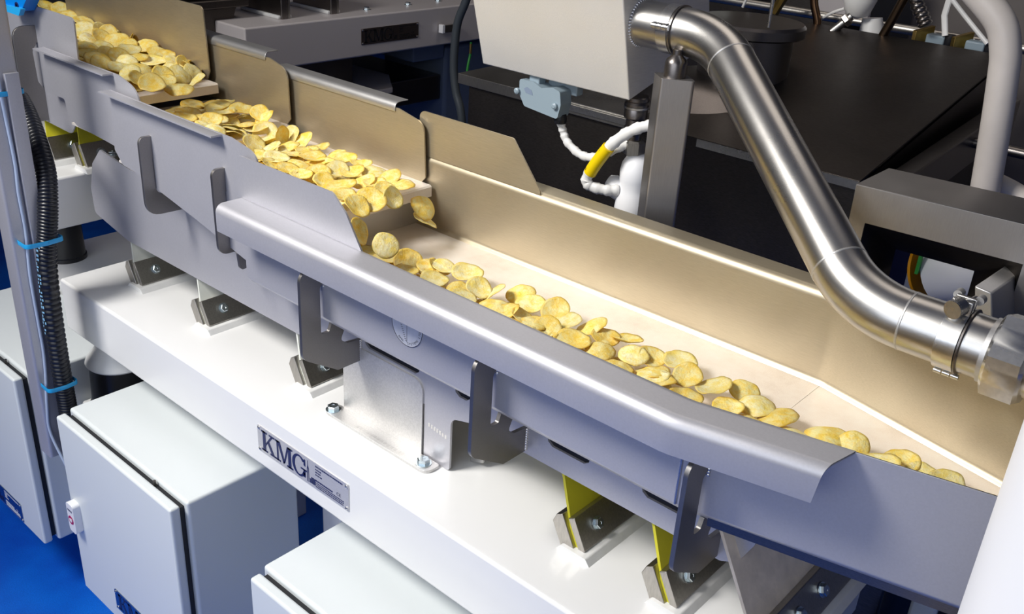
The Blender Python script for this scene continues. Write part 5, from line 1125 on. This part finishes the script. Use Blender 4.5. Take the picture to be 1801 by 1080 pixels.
BURIED = "6,-11224,10542,10224,227,16,142,-963,100;1,-8894,10290,10266,122,58,-20,-991,100;7,-16024,10897,11142,78,-995,-67,13,100;7,-16142,11494,11048,497,-107,44,860,100;6,-14829,10330,11136,20,-976,-210,60,100;3,-16961,11649,11291,523,-93,-24,847,100;4,-19750,11724,11906,53,252,966,-21,100;3,-19521,9902,11860,160,-667,-725,61,100;5,-24059,11502,11920,44,711,-700,-50,100;0,-6096,10131,10127,952,22,-4,-306,100;6,-9171,8861,10144,627,76,78,771,100;0,-11316,10414,10133,987,57,3,-151,100;3,-10908,9187,10133,923,-24,30,-384,100;5,-11308,9069,10140,991,55,-101,70,100;2,-12208,9464,10132,48,17,34,998,100;3,-9393,9869,10138,995,-63,54,46,100;4,-11697,9386,10130,970,-40,-20,-238,100;1,-3915,9124,10135,983,-14,7,183,100;1,-10879,9779,10138,475,39,24,-879,100;7,-9933,9463,10140,675,24,34,-736,100;5,-11422,8746,10137,837,86,-40,539,100;7,-3117,9885,10152,752,97,-94,645,100;6,-9589,9123,10134,975,-29,-46,-215,100;2,-11970,9689,10149,327,-42,131,935,100;5,-1956,9426,10133,989,39,15,-143,100;5,-11229,9738,10143,933,6,-80,352,100;7,-4918,9945,10140,739,-57,-27,670,100;5,-7984,10273,10134,117,61,-16,-991,100;7,-9542,10131,10155,670,-86,-126,-726,100;6,-10225,8949,10153,887,133,42,-439,100;7,-9976,9944,10141,856,-67,24,512,100;3,-6036,9114,10132,973,-13,14,-228,100;0,-8107,9438,10153,946,28,-84,-310,100;5,-6968,9290,10138,439,-83,6,895,100;6,-3138,9528,10138,945,59,-15,-321,100;6,-9155,9434,10137,844,5,33,-535,100;4,-6452,9300,10134,464,-68,5,883,100;4,-7760,9312,10132,163,-58,-6,985,100;7,-12529,8967,10140,383,-68,18,921,100;7,-3726,9480,10144,587,-25,96,803,100;2,-7311,9288,10151,725,-106,-5,680,100;0,-12105,9045,10165,88,-746,658,42,100;6,-8502,10331,10149,297,9,121,-947,100;4,-7807,9904,10149,876,48,94,-470,100;2,-3015,10167,10154,921,145,25,-361,100;0,-11213,10102,10158,305,-21,-136,942,100;6,-11505,9469,10239,1,-314,949,-38,100;6,-4737,8934,10135,595,-20,9,-803,100;4,-3424,9047,10129,763,25,33,-645,100;5,-12006,10179,10141,452,-100,57,885,100;4,-5297,9805,10140,979,-47,-96,174,100;4,-11406,10005,10177,376,171,-66,-909,100;5,-10509,9629,10204,999,46,-19,-7,100;0,-8309,9443,10166,257,110,-31,-960,100;5,-11819,8688,10213,92,-102,990,-11,100;6,-11759,9969,10145,879,-40,-79,-469,100;2,-5218,9063,10141,781,-56,-62,-619,100;6,-4792,9404,10166,5,-108,-994,-9,100;5,-9167,10011,10159,981,9,180,-69,100;0,-7406,9796,10149,981,91,41,168,100;6,-11036,9317,10207,622,21,147,769,100;1,-5645,8862,10137,291,-33,-2,-956,100;5,-10356,8703,10172,805,137,9,-577,100;5,-9922,8691,10136,578,84,4,812,100;3,-10095,10239,10175,979,-48,-139,142,100;5,-5809,9895,10150,815,143,-69,557,100;6,-5791,9461,10145,868,-45,86,-488,100;1,-11160,8701,10173,890,-3,175,-422,100;0,-8743,8744,10133,794,35,42,605,100;5,-1068,9424,10169,37,-885,464,-20,100;0,-3601,8920,10190,705,37,27,-708,100;0,-8460,9300,10190,896,-7,-86,435,100;4,-1538,9748,10153,12,815,580,6,100;3,-10690,8916,10149,950,129,-26,283,100;5,-12078,8691,10162,975,82,-159,-134,100;0,-9006,10035,10190,775,99,160,604,100;4,-8256,10168,10190,609,143,83,-775,100;0,-5273,9408,10149,979,-108,-43,168,100;1,-10914,8696,10238,993,33,-55,103,100;6,-10387,9822,10150,355,110,-9,-928,100;2,-10958,9729,10236,334,-132,94,-929,100;7,-10773,8694,10168,318,-61,-71,943,100;3,-10649,9359,10172,821,-132,109,-545,100;1,-8915,9175,10162,843,73,83,527,100;7,-4324,9228,10140,453,-67,-4,889,100;2,-2519,10068,10133,169,31,-55,-984,100;6,-3100,8994,10159,25,117,-40,992,100;2,-8155,9877,10201,971,120,-131,-160,100;1,-3582,9666,10179,357,11,150,922,100;1,-5084,10268,10169,303,-2,-155,-940,100;5,-4160,9950,10134,35,-66,21,997,100;4,-8743,9649,10163,811,153,45,-563,100;2,-9732,10323,10187,720,56,-142,-677,100;1,-8519,9987,10200,159,137,4,-978,100;2,-7462,9681,10235,22,-854,516,58,100;1,-6908,10166,10154,670,63,89,-734,100;4,-6456,10144,10134,988,-24,-76,130,100;1,-4494,10209,10141,749,-15,-45,-661,100;3,-3746,10232,10132,853,-8,11,-522,100;0,-14578,9153,11038,1,-606,-795,-21,100;3,-13894,9259,11032,997,-9,0,-78,100;1,-16973,10090,11295,8,-132,-991,10,100;1,-16308,10119,11047,895,5,102,-434,100;5,-18194,9266,11284,499,15,36,866,100;1,-15243,9036,11036,205,13,-12,979,100;4,-14835,9501,11120,143,-920,361,-49,100;5,-14990,10570,11069,2,-44,998,-35,100;1,-15902,10525,11045,12,-992,-128,-5,100;1,-14158,9928,11040,891,21,-65,448,100;3,-16133,10111,11103,149,-69,-986,-17,100;7,-10325,9307,10239,83,-246,-954,-151,100;1,-14289,9840,11115,805,218,-70,-547,100;1,-15544,10843,11040,550,-62,-28,-832,100;2,-17989,10483,11288,972,46,73,220,100;6,-15506,9724,11154,77,-26,4,-997,100;6,-15073,10667,11149,141,973,185,8,100;1,-15299,9748,11085,102,963,239,-75,100;3,-16236,9523,11051,57,-206,-977,15,100;2,-13737,9879,11104,82,-496,-856,123,100;4,-15400,11122,11050,226,-89,-27,-970,100;2,-14240,10920,11087,89,341,-935,-38,100;3,-16314,10690,11056,2,877,-480,-3,100;7,-15507,9397,11040,622,-48,-38,781,100;1,-18452,10818,11330,53,-371,922,97,100;6,-15717,10198,11036,764,47,-39,643,100;3,-15170,8836,11160,275,-758,-580,-116,100;6,-16212,8890,11068,2,971,239,-1,100;5,-14597,10726,11054,645,-5,99,758,100;7,-18745,10161,11312,13,-1000,-19,-15,100;3,-14988,10097,11032,997,-21,23,77,100;1,-18108,9771,11288,906,-27,-39,-420,100;3,-18557,8997,11320,7,72,-67,-995,100;3,-17351,10727,11285,574,-60,-11,817,100;6,-18595,11850,11316,6,951,309,8,100;2,-17689,10032,11281,729,29,19,684,100;0,-17547,9512,11302,996,60,-68,9,100;5,-14417,10347,11071,13,-923,-385,10,100;1,-17268,9735,11321,53,-668,742,8,100;5,-16730,9213,11287,472,-81,28,877,100;7,-14654,9003,11087,870,-23,2,-493,100;1,-17177,10314,11328,996,34,-77,-20,100;6,-15165,9398,11137,89,109,-130,982,100;3,-18294,10001,11306,477,32,-147,-866,100;7,-15598,9064,11119,114,210,964,117,100;5,-16104,9778,11065,732,-33,105,-672,100;6,-16396,9068,11167,953,-42,268,133,100;1,-14278,9040,11122,150,682,-715,-37,100;6,-16828,9495,11385,73,626,774,65,100;1,-15574,10018,11108,966,38,-38,-253,100;2,-15831,9733,11107,42,-982,-126,136,100;6,-17939,10865,11305,60,-89,123,987,100;0,-18664,9523,11288,11,948,318,17,100;3,-12623,11167,11116,103,-679,711,-152,100;1,-17715,10497,11334,15,-1,24,-1000,100;7,-18177,9445,11404,18,-904,-427,1,100;3,-17953,11009,11367,987,-70,-85,114,100;1,-16911,10094,11394,124,-979,-159,-11,100;0,-15005,9055,11099,986,102,100,-84,100;1,-17539,10037,11384,30,-416,-909,-10,100;0,-12682,9127,11121,844,135,251,455,100;0,-18114,11359,11289,789,54,-51,-610,100;4,-14439,9728,11098,364,218,25,-905,100;4,-18821,9649,11339,24,759,-647,67,100;2,-17903,9763,11373,498,-26,16,-866,100;7,-13797,9542,11120,61,-48,-985,155,100;1,-17824,9124,11355,116,-924,-356,78,100;3,-17029,9486,11418,93,-220,971,7,100;4,-17244,10540,11404,961,68,-8,268,100;3,-16768,9004,11416,127,383,915,16,100;4,-16054,8894,11147,29,-885,-419,200,100;6,-17804,10378,11400,996,45,-62,55,100;4,-17513,9481,11419,16,-557,828,55,100;3,-18481,9281,11376,985,-61,-125,99,100;6,-17266,9022,11340,36,674,733,-88,100;2,-15416,11342,11107,946,-32,33,-320,100;7,-15805,9266,11080,285,-178,78,939,100;4,-14118,9335,11082,314,-51,-52,-947,100;2,-13886,10070,11132,793,-62,79,601,100;3,-14706,9119,11167,851,-47,-37,-521,100;2,-11610,9144,10257,52,-702,-705,-89,100;1,-13762,9032,11076,520,148,-15,841,100;6,-12438,9908,10134,201,44,-29,978,100;2,-14492,9622,11142,946,138,-229,-186,100;3,-18352,10479,11287,471,16,70,-879,100;4,-16097,10253,11162,815,-136,178,535,100;0,-14787,11463,11091,104,955,271,-53,100;6,-14204,11363,11035,760,-34,-41,-647,100;3,-17855,8974,11403,207,-399,-882,-143,100;1,-15879,9283,11152,583,-151,-27,798,100;0,-15602,8864,11112,966,220,-43,126,100;2,-11537,9769,10246,625,-16,-3,-781,100;5,-17221,9201,11390,13,179,-957,229,100;3,-18500,9943,11382,78,568,819,-13,100;4,-19566,10709,11754,17,915,-402,-1,100;0,-23233,9726,11728,286,-4,9,-958,100;4,-20821,9623,11754,2,-367,930,11,100;1,-24355,10261,11739,716,33,23,-697,100;4,-21150,11020,11729,144,1,33,-989,100;1,-22269,9687,11745,10,-984,175,-8,100;2,-21894,10013,11731,868,29,15,496,100;5,-23376,10274,11771,31,-588,-807,53,100;6,-20009,11745,11738,981,64,-7,-181,100;0,-21407,10525,11729,999,33,-3,21,100;0,-23592,10746,11739,14,733,-680,-5,100;2,-20112,10285,11733,854,51,-17,-517,100;2,-19864,9630,11759,47,-882,468,11,100;0,-23960,11735,11728,414,-3,5,-910,100;3,-24911,10168,11751,54,-764,-642,-23,100;0,-21622,11221,11738,18,985,-174,9,100;5,-24485,11741,11738,95,-11,14,-995,100;7,-20568,10994,11742,61,-22,6,-998,100;4,-22025,10884,11756,21,980,-197,11,100;7,-21034,10251,11770,48,-833,-551,11,100;1,-22530,11271,11735,806,0,22,-592,100;7,-21600,10618,11841,158,318,934,-42,100;7,-20238,10679,11762,15,-989,-145,-13,100;3,-20749,10548,11790,108,-51,-992,-51,100;6,-19788,10929,11796,72,5,997,-33,100;5,-21381,9797,11753,228,52,73,970,100;2,-21882,11512,11735,143,-48,5,988,100;5,-23083,11058,11738,567,-81,19,820,100;3,-21988,9258,11751,3,871,-487,59,100;0,-22215,10413,11728,386,3,9,922,100;0,-20292,10222,11790,18,968,198,150,100;0,-22925,11548,11738,13,977,213,16,100;1,-24899,10676,11746,533,22,-48,-844,100;5,-21410,10322,11778,914,26,-56,401,100;6,-20327,9634,11735,266,-2,-3,964,100;3,-23470,11541,11733,514,12,45,-857,100;4,-20476,11717,11729,950,-1,-44,308,100;5,-24789,11432,11772,862,-147,-6,-486,100;7,-19793,10543,11809,74,-943,-308,-102,100;2,-19678,11600,11813,979,-34,-54,-195,100;5,-21930,9619,11769,359,27,61,-931,100;4,-24034,10661,11730,624,-34,31,780,100;0,-22056,11754,11795,87,952,-259,136,100;3,-22387,9946,11788,77,922,-375,54,100;5,-23857,10243,11769,38,-912,407,-17,100;3,-21644,9662,11751,53,-785,-617,-25,100;6,-25032,9853,11785,69,-786,613,33,100;2,-21200,9400,11767,5,583,812,37,100;7,-19550,9717,11752,567,113,57,814,100;1,-21062,10636,11808,970,53,192,143,100;1,-23344,10876,11820,88,536,840,-11,100;3,-23853,9251,11751,21,675,-735,55,100;0,-25047,11746,11834,852,-110,-219,-462,100;0,-21718,10117,11821,473,73,-57,-876,100;3,-24511,10677,11742,262,13,-81,-961,100;4,-22526,10908,11743,348,73,54,-933,100;4,-23795,10853,11782,998,5,-15,67,100;7,-23022,11650,11803,59,48,215,974,100;4,-22813,10733,11787,23,493,866,78,100;7,-20233,11253,11762,3,658,-753,19,100;6,-21467,11732,11769,15,-883,470,7,100;3,-24040,9695,11752,8,778,-627,37,100;0,-21227,10144,11833,626,125,-1,769,100;6,-21228,10931,11835,17,-461,887,33,100;7,-24814,11074,11747,744,-87,-4,-663,100;3,-20930,11268,11779,243,10,168,955,100;0,-22032,10926,11824,13,-954,-284,-93,100;1,-23751,11217,11764,46,27,998,31,100;3,-22579,10179,11761,504,52,-151,-849,100;1,-19558,11196,11819,848,-41,-16,528,100;3,-20786,10134,11754,823,-9,124,-555,100;7,-23255,11144,11855,7,94,-988,122,100;1,-21663,9269,11812,84,733,-670,-79,100;4,-20016,10828,11880,59,-920,385,-41,100;7,-20020,9867,11863,67,-977,-204,0,100;4,-24554,10067,11764,957,115,3,-265,100;6,-22879,11235,11830,962,-93,45,254,100;1,-20404,11737,11866,847,74,-50,-523,100;6,-24770,9809,11813,870,59,-80,483,100;6,-24421,10949,11818,56,985,134,-87,100;0,-22781,9773,11745,55,218,-974,5,100;3,-24023,9993,11783,261,-18,65,-963,100;2,-19745,10095,11742,987,51,94,121,100;1,-23946,11749,11797,995,-4,-14,95,100;3,-19996,9585,11822,668,162,-120,717,100;5,-22933,10462,11811,10,-996,-37,-81,100;4,-20264,10808,11906,793,12,38,608,100;0,-21981,10009,11856,36,-285,954,-86,100;5,-20975,11535,11802,1,91,-985,143,100;0,-21666,11742,11839,86,-276,947,-144,100;2,-19895,10432,11860,377,-67,107,-918,100;5,-22365,11750,11758,314,-113,-88,939,100;7,-23895,11274,11807,144,-125,32,981,100;0,-23264,9256,11755,894,-33,-81,440,100;1,-19987,11259,11829,145,50,18,-988,100;7,-21457,11396,11774,868,12,57,-493,100;6,-24558,9341,11734,124,45,-21,991,100;0,-23219,9864,11782,541,-1,-24,-841,100;4,-24811,10397,11870,65,-80,993,-55,100;5,-23728,9743,11761,349,70,43,933,100;3,-23122,11092,11931,853,58,26,-518,100;4,-21086,9861,11879,64,591,-793,-134,100;2,-22552,10282,11842,89,-137,970,-177,100;0,-22335,9273,11739,490,-31,-78,868,100;4,-24163,9594,11821,161,-910,380,-35,100;3,-20396,10361,11824,86,593,795,98,100;5,-22198,10064,11904,92,-169,964,-182,100;2,-22180,9656,11881,107,-804,585,-6,100;4,-20158,11735,11834,52,108,49,-992,100;3,-23306,10412,11831,33,-294,-953,66,100;1,-25070,10233,11860,815,-232,-241,474,100;2,-24323,10011,11866,80,-219,969,85,100;5,-23499,11268,11829,162,-107,57,979,100;4,-21925,11288,11794,255,-107,-89,957,100;3,-22439,10500,11842,978,-102,-71,-167,100;4,-25032,9273,11755,9,888,459,-7,100;1,-25052,11460,11751,937,-59,99,-328,100;6,-20080,9379,11799,309,4,231,-923,100;7,-23509,10810,11870,978,59,-28,198,100;3,-21736,9755,11914,53,-978,161,122,100;6,-23374,9171,12003,784,-204,463,359,100;0,-21142,9247,11794,970,192,79,-123,100;7,-19565,10607,11897,977,-1,50,208,100;4,-19567,9394,11821,158,-983,-2,89,100;4,-22947,10283,11884,3,196,-980,-44,100;2,-24427,11590,11836,76,-763,-642,15,100;4,-24482,9275,11815,896,-14,26,444,100;7,-23952,11050,11919,26,-955,-263,-137,100;5,-20428,10852,11815,959,66,-23,-274,100;4,-22855,9441,11788,38,-865,496,68,100;0,-20327,11338,11849,85,-468,878,-54,100;0,-22159,9247,11819,625,12,-156,765,100;0,-22030,10606,11827,23,-239,967,90,100;3,-20521,10084,11798,904,143,19,-403,100;1,-19951,11513,11929,502,54,-81,860,100;6,-22574,9254,11959,173,755,-290,562,100;3,-23466,10268,11909,69,-832,551,-6,100;4,-24946,9767,11906,88,-669,735,60,100;1,-21456,9825,11919,67,-984,-95,135,100;3,-22710,9902,11864,136,-982,120,-54,100;5,-24005,9258,11799,80,-111,-102,985,100;7,-20873,10646,11891,28,-711,-701,54,100;2,-23414,11717,11928,878,212,-251,348,100;6,-23628,11427,11916,879,-70,33,-471,100;1,-23268,9985,11846,181,88,-27,-979,100;7,-23755,9973,11874,60,-628,-768,113,100;1,-21145,10864,11928,452,-135,-99,-876,100;5,-20259,9667,11933,922,-74,-317,-208,100;3,-21534,11070,11868,814,103,-100,563,100;7,-22294,11359,11799,301,39,39,-952,100;6,-19562,11401,11926,977,125,115,-129,100;2,-21596,10847,11888,947,68,-15,-312,100;2,-20681,10639,11929,85,651,-748,-95,100;1,-20732,11630,11807,186,-58,-13,-981,100;0,-23924,11743,11916,113,616,-779,13,100;3,-23203,9591,11861,43,-982,169,-79,100;5,-24611,11741,11986,5,-965,260,-7,100;6,-19733,9259,11828,973,202,-59,96,100;5,-20702,9709,11842,10,-583,811,45,100;5,-21870,10434,11838,762,58,-15,-645,100;3,-21429,11309,11872,22,-904,427,-2,100;0,-21890,10004,11981,135,989,-55,3,100;0,-24822,11090,11851,369,-5,201,907,100;3,-20632,10101,11883,37,-281,959,21,100;2,-24167,9441,11874,999,-5,-29,45,100;1,-22159,11199,11869,758,38,-22,650,100;4,-23650,11567,11994,995,7,10,-94,100;4,-22712,11355,11878,742,-197,-129,-628,100;0,-19908,10152,11908,101,28,-27,994,100;2,-22508,10918,11873,27,-964,-265,18,100;0,-24138,10586,11853,57,-64,995,-41,100;0,-20515,9288,11769,907,149,34,-391,100;0,-19547,10965,11947,190,-902,328,207,100;0,-24364,11532,11881,133,54,18,990,100;5,-24190,9252,11987,91,-115,982,121,100;4,-22411,9207,11972,829,-201,-462,-241,100;0,-24335,10640,11873,896,-44,-51,439,100;7,-21229,11541,11855,635,-96,216,735,100;6,-20033,9212,11899,274,-956,66,-85,100;2,-25048,10772,11810,499,-55,-53,863,100;7,-22519,10960,11954,973,162,-33,161,100;1,-24441,9799,11853,49,554,803,215,100;5,-24842,11746,11798,927,-196,-61,315,100;2,-21427,9535,11879,38,128,-222,966,100;1,-20600,9918,11922,981,129,-10,-142,100;0,-23673,9368,11790,13,83,-992,90,100;3,-21910,10733,11974,30,-890,454,16,100;1,-22899,10614,11884,537,20,114,836,100;1,-22142,10911,11925,56,-951,305,6,100;4,-23508,10302,11994,42,994,91,36,100;1,-23809,10475,11854,43,-860,508,-23,100;6,-19679,10272,11967,430,-22,-69,900,100;4,-22918,9278,11865,40,-896,405,177,100;1,-23073,11677,12066,34,-909,-303,284,100;3,-20631,10696,11993,189,-18,-979,81,100;7,-19554,10782,11987,35,-8,-59,998,100;2,-19521,9432,11982,91,922,-339,-164,100;0,-20825,9233,11820,912,248,-40,325,100;6,-19867,9736,11929,965,-20,88,-247,100;7,-19553,9672,12026,978,-83,113,-155,100;4,-24325,11048,11922,27,-18,8,-999,100;0,-21051,9590,11877,428,-8,167,-888,100;1,-24553,10277,11947,16,64,998,-4,100;1,-23698,9640,11888,49,368,-922,-115,100;0,-22293,9748,11964,259,-626,727,-109,100;5,-22932,10678,11973,370,34,42,-927,100;4,-21090,10182,11939,110,847,-518,-53,100;5,-21669,9212,12045,311,295,-871,241,100;4,-21027,11041,11952,159,897,-412,-32,100;5,-22589,9695,11859,292,-45,-141,945,100;4,-22109,9286,11905,631,144,-62,-760,100;3,-24757,10652,11893,544,-20,-52,-837,100;5,-22424,11401,11933,438,-54,-205,-874,100;3,-24370,9646,11973,11,722,-689,-60,100;2,-21752,11187,12008,53,-770,623,-128,100;7,-21354,10461,11932,881,-48,-60,467,100;5,-20898,9553,11948,133,-401,-905,-56,100;6,-24213,11733,11981,36,-19,-81,-996,100;0,-22622,10336,11961,14,397,-917,-28,100;3,-20456,9474,11943,527,-102,-258,803,100;5,-22290,10253,11993,645,110,89,-751,100;1,-20642,11737,11916,380,-158,2,912,100;6,-20363,10361,12002,136,129,960,-209,100;5,-21359,11104,11969,870,-41,-74,-485,100;3,-24661,9240,11935,92,-973,-209,-40,100;5,-22581,11496,12005,248,389,864,-200,100;3,-20229,9212,11921,271,-918,227,-181,100;6,-21116,11752,11962,46,451,884,-110,100;5,-22354,10693,11992,118,-983,-137,18,100;3,-25047,11319,11914,90,953,290,-24,100;3,-20329,10771,12033,49,926,-359,108,100;1,-20865,9239,11916,283,-925,-252,-31,100;6,-21518,10508,12021,69,817,566,89,100;1,-24598,10645,11973,40,794,600,-84,100;2,-20838,11250,11917,806,-54,11,589,100;2,-23401,9922,11977,952,-92,-181,-231,100;2,-22209,10484,11968,149,31,-86,985,100;1,-21043,11746,12026,123,316,-938,75,100;1,-20916,10388,11973,955,107,91,-263,100;6,-22814,11780,11997,179,-420,-805,378,100;3,-22905,11766,11850,4,605,773,-191,100;5,-25082,10703,11956,210,-135,968,22,100;4,-22046,11221,11969,679,58,-103,-725,100;5,-25049,9567,11890,514,-32,-158,843,100;7,-24636,9579,11880,836,72,-19,544,100;7,-22550,9633,11982,25,467,863,190,100;0,-23426,10700,11979,899,244,114,-344,100;3,-24598,9964,11986,99,-917,378,86,100;0,-20843,10251,12009,102,-222,-961,-127,100;0,-23225,9855,11940,105,-481,871,2,100;3,-24991,9360,11798,672,-103,33,733,100;0,-21277,9260,11894,810,218,-33,-544,100;0,-21907,9602,11968,413,6,-270,870,100;0,-23912,10227,11922,75,-31,24,-996,100;4,-21775,10518,12036,324,-77,66,940,100;7,-23929,10710,11938,550,112,-53,826,100;4,-22832,9852,11965,70,973,84,205,100;3,-22944,10962,11988,671,66,-122,728,100;0,-22884,9316,11909,959,101,166,205,100;1,-21892,11783,11931,196,936,-227,186,100;1,-23275,9575,11938,114,-822,-546,-116,100;1,-23570,9256,11899,183,46,-982,27,100;0,-24380,10907,11995,113,4,-13,-993,100;1,-23814,10522,11991,321,33,44,-946,100;0,-20348,11214,11998,846,66,-71,-525,100;0,-20637,9184,11897,660,337,-209,638,100;4,-23967,9907,11984,96,-900,419,-63,100;7,-24408,11146,11848,70,738,647,-180,100;0,-24672,11370,11956,821,110,67,-556,100;6,-25068,10240,11957,671,-276,-276,630,100;2,-21152,11763,11838,246,-66,-164,-953,100"

def decode(s):
    for r in s.split(';'):
        v = [int(a) for a in r.split(',')]
        q_ = Quaternion([a / 1000 for a in v[4:8]]); q_.normalize()
        yield v[0], Vector([a / 10000 for a in v[1:4]]), q_, v[8] / 100
def crisp(mi, loc, q_, sc, label, group):
    o = bpy.data.objects.new('crisp', CHIPS[mi]); COL.objects.link(o)
    o.location = loc; o.rotation_mode = 'QUATERNION'; o.rotation_quaternion = q_; o.scale = (sc, sc, sc)
    o['label'] = label; o['category'] = 'crisp'
    if group: o['group'] = group
    return o
for mi, loc, q_, sc in decode(CRISPS_TOP + ';' + CRISPS):
    if loc.x < -1.90: lb, gp = 'round golden crisp in the deep heap on the uppermost tray', 'crisps heaped on the uppermost tray'
    elif loc.x < -1.665: lb, gp = 'round golden crisp lying on the middle cascade tray, before the second step', 'crisps on the middle tray'
    elif loc.x < -1.245: lb, gp = 'round golden crisp in the layer on the lowest cascade tray', 'crisps on the lowest cascade tray'
    else: lb, gp = 'round golden crisp lying in the row along the front wall of the big trough', 'crisps in the big trough'
    crisp(mi, loc, q_, sc, lb, gp)
bm = bmesh.new()
for mi, loc, q_, sc in decode(BURIED):
    me = CHIPS[mi].copy(); me.transform(Matrix.Translation(loc) @ q_.to_matrix().to_4x4()); bm.from_mesh(me); bpy.data.meshes.remove(me)
me = bpy.data.meshes.new('buried_crisps'); bm.to_mesh(me); bm.free(); me.materials.append(M['chip'])
o = bpy.data.objects.new('buried_crisps', me); COL.objects.link(o)
o['label'] = 'lower layer of golden crisps buried under the heaps on all trays'; o['category'] = 'crisps'; o['kind'] = 'stuff'

# crisps caught in the air as they drop from the lowest tray into the trough
for (mi, loc, q_, sc), lb in zip(decode(FALLING), (
    'pale crisp falling past the far corner of the lowest tray, above another',
    'crisp seen edge-on, falling just below the pale one by the back wall',
    'crisp falling half hidden behind the slanted end of the front upstand',
    'round golden crisp hanging in the air, lowest of the falling ones')):
    crisp(mi, loc, q_, sc, lb, None)
